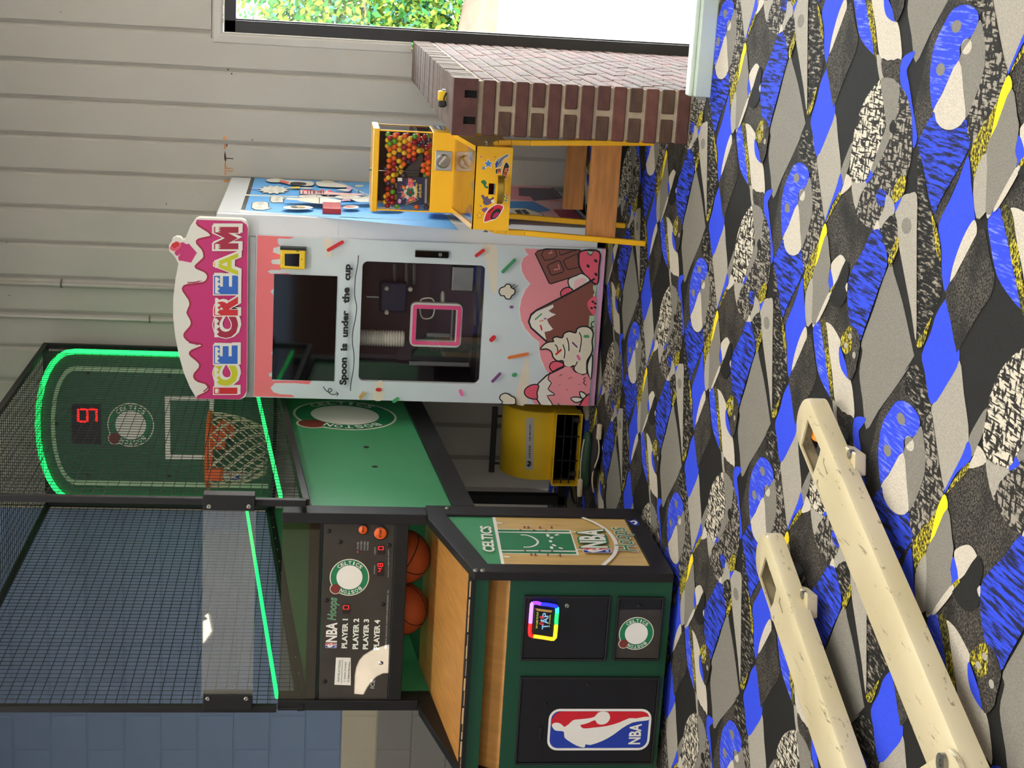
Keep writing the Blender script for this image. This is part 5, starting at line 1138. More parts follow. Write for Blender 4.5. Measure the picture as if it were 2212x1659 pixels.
MB().tube([(br_, BY-0.012, zbot+0.05), (br_, BY-0.012, zsh)], 0.015, 8).build('arch_light', 'led_green', bb)
b2 = Art(bY, (0, -1, 0))
def inset(d): 
    w_ = bw/2-d; o_ = [(bc-w_, zbot+0.02), (bc+w_, zbot+0.02), (bc+w_, zsh+d*0.1)]
    for i in range(1, 16): t = math.pi*i/16; o_.append((bc+w_*math.cos(t), zsh+(ztop-zsh-d*0.8)*math.sin(t)**0.9))
    o_.append((bc-w_, zsh+d*0.1)); return [Vector((x, BY, z)) for x, z in o_]
b2.poly3([inset(0.085)], 'p_mint'); b2.poly3([inset(0.112)], 'board_green')
k7 = crop(0, 720, 3.16)
b2.poly(k7(1125, 428, 1462, 432, 1440, 860, 1130, 858), 'p_white'); b2.poly(k7(1160, 455, 1432, 460, 1410, 832, 1163, 828), 'board_green')
c_ = bY(*k7(893, 625)[0]); rad = 0.5*abs(bY(*k7(893, 485)[0]).x-bY(*k7(893, 770)[0]).x)
crest(b2, c_, Vector((rad, 0, 0)), Vector((0, 0, rad)))
b2.poly(k7(490, 480, 690, 485, 690, 755, 490, 750), 'p_black')
digit(b2, k7, 535, 660, 600, 515, '9', w=0.012)
o_, a_, b_ = [bY(*k7(*q)[0]) for q in ((1675, 1002), (1675, 940), (1480, 1000))]; league_logo(b2, o_, a_-o_, b_-o_)
for q in ((603, 268), (1157, 290), (607, 968), (1157, 972), (388, 615)): b2.ell(*k7(*q)[0], 4, 4, 'black_paint', n=10)
b2.build('backboard_print', bb)
# rim, brackets and cord net
rp0, rp1 = k7(1418, 790)[0], None
RYc = BY-0.27; R_ = 0.205
rc_ = onY(452, 972, RYc); zr = rc_.z; rx = rc_.x
rim = MB().tube([(rx+R_*math.cos(a*math.pi/16), RYc+R_*math.sin(a*math.pi/16), zr) for a in range(32)], 0.011, 8, True).build('rim', 'rim_orange', game, smooth='all')
MB().box(rx-0.06, rx+0.06, RYc+R_-0.01, BY, zr-0.075, zr-0.005).build('rim_bracket', 'rim_orange', rim, bevel=0.004)
a_ = onY(1000, 1000, RYc); MB().box(rx-0.105, rx-0.045, RYc-R_+0.0, RYc-R_+0.045, zr-0.085, zr+0.01).build('sensor_box', 'rim_orange', rim, bevel=0.004)
MB().box(rx+0.0, rx+0.09, BY-0.05, BY, zr-0.12, zr-0.03).build('rim_plate', 'rim_orange', rim, bevel=0.003)
nt_ = MB(); N_ = 14
for i in range(N_):
    for s in (1, -1):
        pts = []
        for k in range(7):
            t = k/6; a = 2*math.pi*(i+s*k*0.5)/N_; rr_ = R_*(1-0.42*t+0.10*math.sin(t*3.1)); pts.append((rx+rr_*math.cos(a), RYc+rr_*math.sin(a)*0.95, zr-0.01-0.30*t))
        nt_.tube(pts, 0.0036, 5)
nt_.build('hoop_net', 'net_cord', rim, kind='stuff', smooth='all')
# ---- two balls resting in the tray behind the control panel
def bball(c, r, rot, label):
    o = thing('basketball', label, 'basketball', c, 'basketballs in the ball tray')
    m = MB().ball(c, r, 28, 18).build('ball_skin', 'ball_leather', o, smooth='all')
    E = rot
    def circ(f): return [Vector(c)+(E @ Vector(f(2*math.pi*i/48)))*(r*1.0008) for i in range(48)]
    sm_ = MB(); w_ = r*0.016
    sm_.tube(circ(lambda t: (math.cos(t), math.sin(t), 0)), w_, 5, True); sm_.tube(circ(lambda t: (math.cos(t), 0, math.sin(t))), w_, 5, True)
    for s in (1, -1):
        def f(t, s=s):
            v = Vector((math.cos(t)*0.86, s*(0.50+0.12*math.cos(2*t)), math.sin(t)*0.86)); return tuple(v.normalized())
        sm_.tube(circ(f), w_, 5, True)
    sm_.build('seams', 'ball_seam', o, smooth='all', kind='stuff')
from mathutils import Euler
zt2 = lambda y: 0.80+(y-GF-0.07)*(0.105/0.93)
RB = 0.118
for (xx, rot, lab) in ((onY(900, 1203, 6.28).x, Euler((0.5, 0.3, 0.9)), 'orange basketball in the tray nearer the court-printed side'), (onY(900, 1203, 6.28).x-2*RB-0.002, Euler((1.1, -0.5, 0.2)), 'orange basketball in the tray farther from the court-printed side')):
    bball((xx, 6.28, zt2(6.28)+RB*1.0065+0.0008), RB, rot.to_matrix(), lab)
# ================================================================== yellow sweet dispenser on its stand
UY, FY = 6.95, 6.50                      # upper case front, front box front
DL, DR = onY(932, 459, UY).x, onY(930, 285, UY).x
k9_ = crop(780, 240, 6.914)
FL, FR = onY(1060, 497, FY).x, onY(1060, 317, FY).x
zT, zC0, zC1, zP = onY(803, 380, UY).z, onY(817, 380, UY).z, onY(931, 380, UY).z, onY(978, 380, UY).z
zF1, zF0 = onY(1024, 400, FY).z, onY(1104, 400, FY).z
UB = UY+0.26
disp = thing('sweet_dispenser', 'yellow coin-operated sweet dispenser on a tubular stand, full of coloured balls', 'dispenser', ((DL+DR)/2, 6.8, 0))
MB().box(DL-0.006, DR+0.006, UY-0.006, UB+0.004, zC0, zT).build('lid', 'yellow_enamel', disp, bevel=0.004)
for x in (DL, DR-0.006):
    for y in (UY, UB-0.006): MB().box(x, x+0.006, y, y+0.006, zC1, zC0).build('corner_post', 'yellow_enamel', disp)
MB().box(DL+0.006, DR-0.006, UY, UY+0.003, zC1, zC0).build('case_window', 'case_glass', disp)
for x in (DL+0.001, DR-0.003): MB().box(x, x+0.002, UY+0.006, UB-0.006, zC1, zC0).build('case_window', 'case_glass', disp)
MB().box(DL+0.004, DR-0.004, UB-0.004, UB, zC1, zC0).build('case_back', 'cloth_black', disp)
MB().box(DL, DR, UY, UB, zF0+0.02, zC1).build('body', 'yellow_enamel', disp, bevel=0.003)
# rod, baffle and label card behind the glass
dU = lambda x, y: onY(x, y, UY+0.02)
rod = MB(); a, b = dU(806, 368), dU(906, 372); rod.tube([a, b], 0.0022, 6); rod.build('tie_rod', 'chrome', disp)
p = onY(803, 367, UY-0.006); MB().lathe([(0.007, 0), (0.007, 0.012), (0.0, 0.014)], (p.x, UY+0.02, zT), (0, 0, 1), 6).build('wing_nut', 'chrome', disp)
k9 = crop(780, 240, 6.914)
MB().prism([onY(*q, UY+0.028) for q in k9(905, 622, 670, 868, 650, 925, 700, 992, 860, 985, 880, 860, 930, 700)], (0, 0.004, 0)).build('baffle', 'panel_black', disp)
la = [onY(*q, UY+0.006) for q in k9(533, 1000, 1000, 985, 992, 1400, 530, 1400)]
card = MB().prism(la, (0, 0.0015, 0)).build('label_card', 'p_navy', disp, label='dark blue label card with red and yellow lettering')
kl = crop(850, 375, 22.12)
ba = Art(lambda x, y: onY(x, y, UY+0.006), (0, -1, 0), step=0.0001, base=0.0001)
for i in range(16):
    t = 2*math.pi*i/16; ba.poly(kl(800+330*math.cos(t-.06), 890+330*math.sin(t-.06), 800+620*math.cos(t), 890+560*math.sin(t), 800+330*math.cos(t+.06), 890+330*math.sin(t+.06)), 'p_skydark' if i % 2 else 'p_cover')
ba.ell(*kl(810, 890)[0], 15, 17, 'p_cream')
ba.poly(kl(700, 200, 900, 250, 960, 620, 720, 700, 680, 480), 'p_rose'); ba.poly(kl(280, 600, 560, 570, 620, 760, 540, 770), 'p_nbared'); ba.poly(kl(330, 870, 400, 820, 560, 1000, 560, 1120, 330, 1150, 460, 980), 'p_rose'); ba.poly(kl(610, 1390, 720, 1160, 960, 1070, 1080, 1250), 'p_rose'); ba.stroke(kl(580, 1460, 1110, 1280), 0.002, 'p_yellow')
for t in (0.3, 1.55, 2.8, 4.1, 5.3): ba.ell(*kl(800+120*math.cos(t), 890+130*math.sin(t))[0], 4.2, 4.6, 'p_dkgreen', n=12)
ba.ell(*kl(795, 890)[0], 3.4, 3.6, 'p_maroon', n=14)
for ch_, cx_, cy_ in (('E', 830, 1250), ('X', 450, 1000), ('P', 500, 660), ('L', 800, 560), ('O', 800, 330), ('S', 1000, 350)): ba.text(ch_, kl(cx_+70, cy_+50)[0], kl(cx_+70, cy_-50)[0], kl(cx_-70, cy_+50)[0], 'p_yellow', 0.02)
ba.text('JAWBREAKERS', kl(1165, 1150)[0], kl(1170, 450)[0], kl(1050, 1150)[0], 'p_yellow', 0.02); ba.text('EXPLOSIVE', kl(1330, 1140)[0], kl(1340, 510)[0], kl(1215, 1130)[0], 'p_yellow', 0.02)
ba.poly(kl(200, 190, 420, 195, 410, 355, 200, 355), 'p_white'); ba.ell(*kl(290, 1310)[0], 3.6, 5, 'p_lilac', n=14); ba.poly(kl(1510, 250, 1600, 250, 1590, 1410, 1480, 1410), 'p_grey')
ba.build('label_print', card)
# coin mechanism
q = [onY(*c, UY-0.006) for c in ((941, 326), (977, 327), (975, 369), (939, 368))]
pl = MB().box(min(k.x for k in q), max(k.x for k in q), UY-0.006, UY-0.0005, min(k.z for k in q), max(k.z for k in q)).build('coin_plate', 'steel', disp, bevel=0.002)
c = onY(957, 348, UY-0.01); MB().lathe([(0.031, 0.003), (0.031, -0.010), (0.026, -0.014), (0.0, -0.014)], c, (0, 1, 0), 24, caps=False).build('coin_dial', 'chrome', pl, smooth=True)
MB().bar(onY(950, 358, UY-0.03), onY(966, 338, UY-0.03), 0.014, 0.014).build('coin_handle', 'chrome', pl, bevel=0.004)
# front box: sloping clear lid over a play tray
prof = [(UY, zP), (FY, zF1), (FY, zF0), (UY, zF0)]
for x0 in (FL, FR-0.006): MB().prism([(x0, y, z) for y, z in prof], (0.006, 0, 0)).build('box_side', 'yellow_enamel', disp)
q = [onY(*c_, FY) for c_ in ((1056, 396), (1071, 396), (1071, 420), (1056, 420))]
MB().prism([[(FL+0.006, FY, zF0), (FR-0.006, FY, zF0), (FR-0.006, FY, zF1), (FL+0.006, FY, zF1)], [(q[3].x, FY, q[1].z), (q[0].x, FY, q[1].z), (q[0].x, FY, q[0].z), (q[3].x, FY, q[0].z)]], (0, 0.006, 0)).build('box_front', 'yellow_enamel', disp)
MB().box(FL+0.006, FR-0.006, FY+0.006, UY, zF0, zF0+0.006).build('box_floor', 'yellow_enamel', disp)
MB().prism([(FL+0.006, UY, zP-0.045), (FR-0.006, UY, zP-0.045), (FR-0.006, FY+0.008, zF1-0.05), (FL+0.006, FY+0.008, zF1-0.05)], (0, 0, -0.004)).build('play_tray', 'yellow_enamel', disp)
MB().prism([(FL+0.02, UY-0.005, zP-0.001), (FR-0.02, UY-0.005, zP-0.001), (FR-0.02, FY+0.012, zF1-0.002), (FL+0.02, FY+0.012, zF1-0.002)], (0, 0, -0.003)).build('tray_window', 'case_glass', disp)
for x0, x1 in ((FL, FL+0.02), (FR-0.02, FR)): MB().prism([(x0, UY, zP), (x1, UY, zP), (x1, FY, zF1+0.001), (x0, FY, zF1+0.001)], (0, 0, -0.006)).build('window_rim', 'yellow_enamel', disp)
MB().box(FL, FR, FY, FY+0.012, zF1-0.005, zF1+0.001).build('window_rim', 'yellow_enamel', disp)
c = onY(985, 347, UY-0.02); MB().lathe([(0.03, 0), (0.027, 0.012), (0.018, 0.022), (0.0, 0.026)], (c.x, UY-0.06, zP-0.06+0.016), (0, 0.2, 1), 20).build('clear_dome', 'case_glass', disp, smooth=True)
tA = Vector((0, FY+0.008, zF1-0.05)); tB = Vector((0, UY, zP-0.045)); tN = Vector((1, 0, 0)).cross(tB-tA).normalized()
def onT(x, y): d = ray(x, y); return EYE+d*((tA-EYE).dot(tN)/d.dot(tN))
tp = Art(onT, tN, base=0.001); kz = crop(960, 280, 6.91)
tp.poly(kz(345, 240, 420, 275, 440, 400, 420, 530, 370, 420), 'p_skydark'); tp.poly(kz(400, 300, 455, 320, 450, 400, 420, 390), 'p_dkgreen'); tp.poly(kz(400, 790, 440, 760, 445, 950, 420, 880), 'p_skydark'); tp.poly(kz(300, 1230, 390, 1110, 430, 1200, 420, 1370, 310, 1310), 'p_nbablue'); tp.poly(kz(370, 1150, 400, 1160, 395, 1290, 370, 1250), 'p_orange'); tp.ell(*kz(290, 510)[0], 3, 5, 'p_salmon')
tp.build('tray_stickers', disp, kind='stuff')
sd = Art(lambda x, y: onX(x, y, DR), (1, 0, 0)); sd.poly(k9_(1055, 212, 1240, 228, 1275, 285, 1095, 272), 'p_navy'); sd.poly(k9_(1120, 222, 1160, 226, 1190, 276, 1150, 272), 'p_silver'); sd.poly(k9_(1190, 228, 1225, 231, 1255, 280, 1220, 278), 'p_silver'); sd.build('side_label', disp)
# stickers on the front
ky = crop(960, 280, 6.91)
fs = Art(lambda x, y: onY(x, y, FY), (0, -1, 0), step=0.00015, base=0.0003)
def star(cx, cy, r, m, rim='p_white', rot=0.3):
    L_ = lambda k: [ky(cx+r*k*(1 if i % 2 else 0.45)*math.cos(math.pi*i/5+rot), cy+r*k*(1 if i % 2 else 0.45)*math.sin(math.pi*i/5+rot))[0] for i in range(10)]
    if rim: fs.poly(L_(1.3), rim)
    fs.poly(L_(1), m)
def sticker(name):
    global fs
    fs.build(name, disp); fs = Art(lambda x, y: onY(x, y, FY), (0, -1, 0), step=0.00015, base=0.0003)
star(655, 510, 62, 'p_nbablue'); star(655, 510, 48, 'p_skydark', None); sticker('star_sticker')
for a_ in ((585, 575, 34, 'p_skydark', None, 0.9), (545, 405, 18, 'p_red', 'p_white'), (580, 430, 16, 'p_yellow', 'p_orange'), (755, 410, 14, 'p_red', None), (525, 1280, 44, 'p_yellow', 'p_red'), (538, 1140, 18, 'p_purple', None), (648, 745, 16, 'p_yellow', 'p_orange'), (930, 975, 14, 'p_orange', None)): star(*a_); sticker('star_sticker')
star(900, 1030, 60, 'p_dkgreen'); star(905, 1030, 36, 'p_yellow', None); sticker('star_sticker')
fs.outline(ky(870, 400, 940, 365, 960, 400, 880, 460, 850, 550, 780, 560, 750, 520, 790, 440), 'p_grey', 0.002, 'p_white', 3); fs.poly(ky(760, 500, 800, 460, 790, 560, 762, 570), 'p_nbablue'); fs.stroke(ky(800, 520, 880, 410, 950, 375), 0.003, 'p_black', sm=2)
fs.outline(ky(905, 495, 940, 490, 970, 545, 960, 600, 905, 745, 862, 690, 870, 600), 'p_black', 0.002, 'p_white', 2); fs.outline(ky(762, 590, 840, 575, 850, 640, 765, 665), 'p_black', 0.002, 'p_white', 0)
fs.text('ER', ky(925, 705)[0], ky(965, 560)[0], ky(872, 690)[0], 'p_orange', 0.03); fs.text('E', ky(842, 650)[0], ky(848, 590)[0], ky(785, 655)[0], 'p_orange', 0.03)
sticker('word_sticker'); fs.poly(ky(545, 780, 570, 755, 610, 760, 630, 800, 615, 835, 650, 850, 645, 880, 600, 860, 580, 820), 'p_dkgreen', 3)                      # small green sprite
sticker('green_sticker'); fs.poly(ky(545, 985, 590, 975, 600, 1005, 680, 990, 745, 1020, 700, 1055, 700, 1100, 620, 1130, 575, 1090, 580, 1050), 'p_mauve', 2); fs.poly(ky(650, 1000, 690, 985, 715, 1010, 670, 1035), 'p_yellow', 2); fs.poly(ky(690, 1060, 745, 1040, 750, 1090, 720, 1100), 'p_cream'); fs.poly(ky(550, 1190, 600, 1165, 640, 1160, 640, 1195, 590, 1240), 'p_purple')
sticker('alien_sticker'); fs.outline(ky(590, 1380, 600, 1300, 640, 1210, 720, 1140, 800, 1112, 870, 1135, 880, 1170, 830, 1260, 760, 1330, 660, 1365), 'p_nbared', 0.004, 'p_white', 2); fs.poly(ky(690, 1330, 700, 1260, 760, 1190, 830, 1180, 830, 1250, 760, 1330), 'p_black', 2); fs.poly(ky(715, 1310, 740, 1260, 790, 1230, 820, 1250, 770, 1310), 'p_darkpink', 2)
fs.stroke(ky(655, 1235, 735, 1165), 0.004, 'p_black')
fs.build('saucer_sticker', disp)
# brass catch tray
tr_ = MB(); c0, c1 = onY(1079, 378, FY), onY(1079, 440, FY); cz = onY(1073, 408, FY).z; hw = (c0.x-c1.x)/2; cx_ = (c0.x+c1.x)/2; vs = []
N = 14
for i in range(N+1):
    a = math.pi*i/N; x = cx_-hw*math.cos(a); d = 0.028+0.014*math.sin(a)
    for r_, z_ in ((1.0, 0), (1.0, -0.024), (0.3, -0.032), (0.3, -0.027), (0.9, -0.02), (0.9, 0)): vs.append((cx_-hw*math.cos(a)*(0.7+0.3*r_), FY-0.001-(0.012+0.03*math.sin(a))*r_, cz+z_))
tr_.add(vs, [(i*6+j, i*6+(j+1) % 6, (i+1)*6+(j+1) % 6, (i+1)*6+j) for i in range(N) for j in range(6)]+[tuple(range(6)), tuple(range(N*6, N*6+6))])
tr_.build('catch_tray', 'brass', disp, smooth=True)
for (px_, py_, s) in ((1052, 312, 1), (1049, 503, -1)):
    p = onY(px_, py_, FY+0.05); x0 = FR if s == 1 else FL
    MB().lathe([(0.004, 0), (0.004, 0.012), (0.010, 0.013), (0.010, 0.017), (0, 0.018)], (x0, FY+0.05, p.z), (s, 0, 0), 12).build('side_bolt', 'zinc', disp)
# stand: four bent legs and two timber braces
cxm = (FL+FR)/2; hwf = cxm-onZ(1394, 526).x; fy = onZ(1394, 526).y
for s in (-1, 1):
    for yy, nm in ((fy, 'front'), (7.04, 'rear')):
        xt = cxm+s*(FR-FL)/2*0.96; xb = cxm+s*hwf; y2 = yy
        pts = [(xt-s*0.02, y2, zF0+0.004), (xt-s*0.005, y2, zF0+0.06 if False else zF0-0.004), (xt+s*0.018, y2, zF0-0.02), (xt+s*0.026, y2, zF0-0.06), (xb, y2, 0.0)]
        if nm == 'front': pts = [(xt+s*0.008, y2, zF0+0.075), (xt+s*0.018, y2, zF0+0.055), (xt+s*0.022, y2, zF0+0.0), (xt+s*0.024, y2, zF0-0.08), (xb, y2, 0.0)]
        m = MB()
        for a, b in zip(pts, pts[1:]): m.bar(a, b, 0.024, 0.024, up=(0, 1, 0))
        m.build('leg', 'yellow_enamel', disp, bevel=0.004)
za, zb2 = onY(1270, 440, fy+0.03), onY(1333, 440, fy+0.03)
x1 = PX0-0.03
MB().box(onY(1300, 513, fy+0.03).x, x1, fy+0.0125, fy+0.05, zb2.z, za.z).build('wooden_brace', 'lumber', disp, bevel=0.003)
za, zb2 = onY(1221, 380, 7.0), onY(1264, 380, 7.0)
MB().box(onY(1240, 452, 7.0).x, x1-0.01, 6.99, 7.027, zb2.z, za.z).build('wooden_brace', 'lumber', disp, bevel=0.003)
# ---- the sweets: each ball its own thing
cols = [('red', (160, 24, 36)), ('orange', (238, 104, 24)), ('yellow', (236, 192, 36)), ('green', (96, 168, 40)), ('purple', (66, 44, 70))]
for n_, c in cols: mat('sweet_'+n_, c, 0.22, var=0.12, scale=40, coat=0.5)
proto = {}
rs = random.Random(11); RB_ = 0.0124
def inside(p, poly):
    r = False
    for i in range(len(poly)):
        x1_, y1_ = poly[i-1]; x2_, y2_ = poly[i]
        if (y1_ > p[1]) != (y2_ > p[1]) and p[0] < (x2_-x1_)*(p[1]-y1_)/(y2_-y1_)+x1_: r = not r
    return r
baf = k9(905, 600, 650, 868, 630, 925, 690, 1000, 880, 1000, 900, 860, 945, 700); crd_ = k9(520, 985, 1010, 970, 1000, 1400, 520, 1400)
topz = zC1+(zC0-zC1)*0.88
nrow = 0; zz = zC1+RB_+0.001; placed = 0
while zz < topz:
    xx = DL+0.008+RB_+(RB_ if nrow % 2 else 0)
    while xx < DR-0.008-RB_:
        for layer in (0, 1):
            y_ = UY+0.0045+RB_+layer*RB_*1.72; xj_ = xx+(RB_ if layer else 0); zj = zz+layer*RB_*0.7
            if xj_ > DR-0.008-RB_ or zj > topz-0.004+0.012*math.sin(xj_*40): continue
            cpos = Vector((xj_+rs.uniform(-.0004, .0004), y_, zj))
            d = cpos-EYE; dep = d.dot(FV); pu = (d.dot(DV)/dep*FPX+1106, 1659-(d.dot(RV)/dep*FPX+829.5))
            if layer == 0 and (inside(pu, baf) or inside(pu, crd_)): continue
            if layer == 1 and inside(pu, baf): continue
            if layer == 1 and inside(pu, crd_): continue
            if rs.random() < 0.08: continue
            n_ = rs.choice(['red', 'red', 'orange', 'orange', 'yellow', 'yellow', 'green', 'purple'])
            if n_ not in proto:
                proto[n_] = MB().ball((0, 0, 0), RB_-0.0002, 14, 9).build('sweet', 'sweet_'+n_, None, smooth='all'); ob = proto[n_]
            else: ob = proto[n_].copy(); C.objects.link(ob)
            ob.location = cpos
            tag(ob, n_+' candy ball heaped behind the window of the yellow dispenser', 'candy ball', n_+' candy balls in the dispenser'); placed += 1
        xx += RB_*2.02
    zz += RB_*1.76; nrow += 1

# ================================================================== yellow air mover between the machines
AY = 7.66
bX0, bX1 = onY(1200, 1050, AY).x, onY(1200, 893, AY).x
mov = thing('air_mover', 'yellow plastic air mover with grilled outlet under the game ramp', 'air mover', ((bX0+bX1)/2, 7.85, 0))
cy_, cz_, cr = 7.90, 0.215, 0.19
def snail(r, y_out, z0, z1):
    P_ = [(y_out, z0), (y_out, z1), (cy_-0.155, z1+0.002)]
    a0 = math.atan2(z1+0.002-cz_, -0.155)+2*math.pi
    a = math.radians(196) if False else a0
    for i in range(25):
        t = a0-(a0+math.radians(90)+0*2*math.pi)*i/24
        P_.append((cy_+r*math.cos(t), cz_+r*math.sin(t)))
    return P_
zo0, zo1 = 0.022, 0.145
pr = snail(cr, AY, zo0, zo1)
x0, x1 = bX0+0.012, bX1-0.012
shell = MB()
inner = [(y, z) for y, z in pr[2:]]
# body behind the outlet duct
shell.prism([(x0, y, z) for y, z in [(cy_-0.155, zo0)]+inner], (x1-x0, 0, 0))
shell.build('housing', 'yellow_plastic', mov, smooth=True, bevel=0.02)
duct = MB(); t_ = 0.006
def fr(x0, x1, z0, z1, y): return [(x0, y, z0), (x1, y, z0), (x1, y, z1), (x0, y, z1)]
duct.prism([fr(bX0, bX1, zo0-0.006, zo1+0.012, AY), fr(bX0+t_, bX1-t_, zo0, zo1+0.006, AY)], (0, cy_-0.15-AY, 0))
duct.build('outlet', 'yellow_plastic', mov, bevel=0.002)
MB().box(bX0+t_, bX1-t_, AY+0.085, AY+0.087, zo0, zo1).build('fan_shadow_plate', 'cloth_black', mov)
for i in (1, 2): MB().bar((bX0+0.005, AY+0.03, zo0+(zo1-zo0)*i/3), (bX1-0.005, AY+0.03, zo0+(zo1-zo0)*i/3), 0.006, 0.006).build('grille_bar', 'black_metal', mov)
for i in (1, 2): MB().bar((bX0+(bX1-bX0)*i/3, AY+0.03, zo0), (bX0+(bX1-bX0)*i/3, AY+0.03, zo1), 0.006, 0.006).build('grille_bar', 'black_metal', mov)
for x in (bX0+0.05, bX1-0.05):
    for y in (AY+0.06, cy_+0.08): MB().lathe([(0.014, 0), (0.016, 0.018), (0.012, 0.06)], (x, y, 0), n=10).build('rubber_foot', 'rubber', mov)
a, b = onY(1094, 1020, cy_+0.1), onY(1094, 880, cy_+0.1); MB().bar((a.x, cy_+0.1, cz_+cr+0.03), (b.x, cy_+0.1, cz_+cr+0.03), 0.02, 0.03).bar((a.x+0.05, cy_+0.1, cz_+0.1), (a.x+0.05, cy_+0.1, cz_+cr+0.03), 0.012, 0.012).bar((b.x-0.05, cy_+0.1, cz_+0.1), (b.x-0.05, cy_+0.1, cz_+cr+0.03), 0.012, 0.012).build('handle', 'black_paint', mov, bevel=0.003)
def cyl(x, y):
    d = ray(x, y); A = d.y**2+d.z**2; B = 2*(d.y*(EYE.y-cy_)+d.z*(EYE.z-cz_)); Cc = (EYE.y-cy_)**2+(EYE.z-cz_)**2-cr**2
    disc = max(B*B-4*A*Cc, 0); return EYE+d*((-B-math.sqrt(disc))/(2*A))
m_ = Art(cyl, (0, -0.9, 0.43), base=0.002, step=0.0004)
kh = crop(1080, 880, 5.95)
for i in range(8):
    xa, xb = 340+100*i/8, 340+100*(i+1)/8
    m_.mb.add([cyl(*q)+m_.n*0.0015 for q in kh(xa, 135, xb, 135, xb-12, 800, xa-12, 800)], [(0, 1, 2, 3)], m_.mi('p_silver'))
m_.ell(*kh(378, 725)[0], 6.2, 6.6, 'p_black'); m_.ell(*kh(378, 725)[0], 5.4, 5.8, 'p_silver'); m_.poly(kh(352, 690, 392, 690, 400, 735, 372, 760, 350, 740, 375, 720), 'p_black', 2)
m_.text('HAWK', kh(398, 660)[0], kh(402, 480)[0], kh(368, 655)[0], 'p_black', 0.015, shear=0.25); m_.text('AIR MOVER', kh(398, 432)[0], kh(402, 215)[0], kh(376, 432)[0], 'p_black', 0.015)
m_.build('name_plate', mov)
# ================================================================== soft bag on the carpet in front of it
by = 7.20
gx0, gx1 = onY(1290, 1060, by).x, onY(1290, 912, by).x
bag = thing('soft_bag', 'flattened green and black bag with cream trim in front of the yellow air mover', 'bag', ((gx0+gx1)/2, by, 0))
def loaf(x0, x1, hy, z0, z1, seed, n=18, m=14):
    rg = random.Random(seed); vs = []; ph = [rg.random()*6 for _ in range(4)]
    for i in range(n+1):
        t = i/n; e = math.sin(math.pi*min(max(t, 0.02), 0.98))**0.35; x = x0+(x1-x0)*t
        for j in range(m):
            a = 2*math.pi*j/m; cz = (z0+z1)/2; wob = 1+0.08*math.sin(7*t+2*a+ph[0])+0.05*math.sin(17*t+ph[1]+3*a)
            vs.append((x, by+hy*e*wob*math.cos(a), max(cz+(z1-z0)/2*e*(0.9+0.1*math.sin(5*t+ph[2]))*math.sin(a)*wob, z0)))
    return vs, [(i*m+j, i*m+(j+1) % m, (i+1)*m+(j+1) % m, (i+1)*m+j) for i in range(n) for j in range(m)]+[tuple(range(m)), tuple(range(n*m, n*m+m))]
MB().add(*loaf(gx0, gx1-0.02, 0.055, 0.0, 0.062, 1)).build('lower_half', 'cloth_black', bag, smooth='all')
MB().add(*loaf(gx0+0.005, gx1-0.05, 0.05, 0.035, 0.105, 2)).build('upper_half', 'cloth_green', bag, smooth='all')
MB().tube([(gx0+0.01+(gx1-gx0-0.08)*i/12, by-0.052-0.004*math.sin(i), 0.03+0.012*math.sin(i*0.5)) for i in range(13)], 0.004, 6).build('piping', 'cream_rubber', bag, smooth='all')
MB().tube([(gx0+0.02+(gx1-gx0-0.1)*i/12, by-0.03, 0.092+0.008*math.sin(i*0.26)) for i in range(13)], 0.003, 6).build('piping', 'cream_rubber', bag, smooth='all')
MB().box(gx1-0.075, gx1+0.005, by-0.06, by-0.035, 0.012, 0.036).build('trim_strip', 'cream_rubber', bag, bevel=0.008)
MB().box(gx0-0.02, gx0+0.07, by-0.05, by-0.02, 0.085, 0.108).build('trim_strip', 'cream_rubber', bag, bevel=0.008)
# black lead trailing on the carpet
pw = MB(); q = [onZ(1206, 1000), onZ(1214, 1010), onZ(1226, 1030), onZ(1236, 1062), onZ(1242, 1085), onZ(1260, 1092)]
pw.tube(smoothpts([(p.x, p.y, 0.006) for p in q], 4, False), 0.005, 6)
tag(pw.build('power_cord', 'cable', smooth='all'), 'black power cord trailing on the carpet behind the game cabinet', 'cord')
# ================================================================== tape measure on the brick wall
tp0 = onZ(966, 214, PTOP)
tm = thing('tape_measure', 'yellow and black tape measure lying on the brick half wall', 'tape measure', (tp0.x, tp0.y, PTOP))
tx0, tx1 = onY(957, 232, tp0.y).x, onY(957, 193, tp0.y).x; tw = tx1-tx0
MB().box(tx0+tw*0.36, tx1-0.006, tp0.y-0.01, tp0.y+0.03, PTOP+0.0032, PTOP+0.036).build('case', 'yellow_plastic', tm, bevel=0.006)
MB().box(tx0, tx0+tw*0.4, tp0.y-0.012, tp0.y+0.032, PTOP+0.0032, PTOP+0.034).build('grip', 'rubber', tm, bevel=0.008)
MB().box(tx1-0.008, tx1, tp0.y-0.004, tp0.y+0.02, PTOP+0.008, PTOP+0.02).build('tape_end', 'zinc', tm)
MB().tube([(tx0+tw*0.15+tw*0.7*i/8, tp0.y-0.03-0.008*math.sin(math.pi*i/8), PTOP+0.006+0.010*math.sin(math.pi*i/8)) for i in range(9)], 0.004, 6).build('wrist_strap', 'rubber', tm, smooth='all')
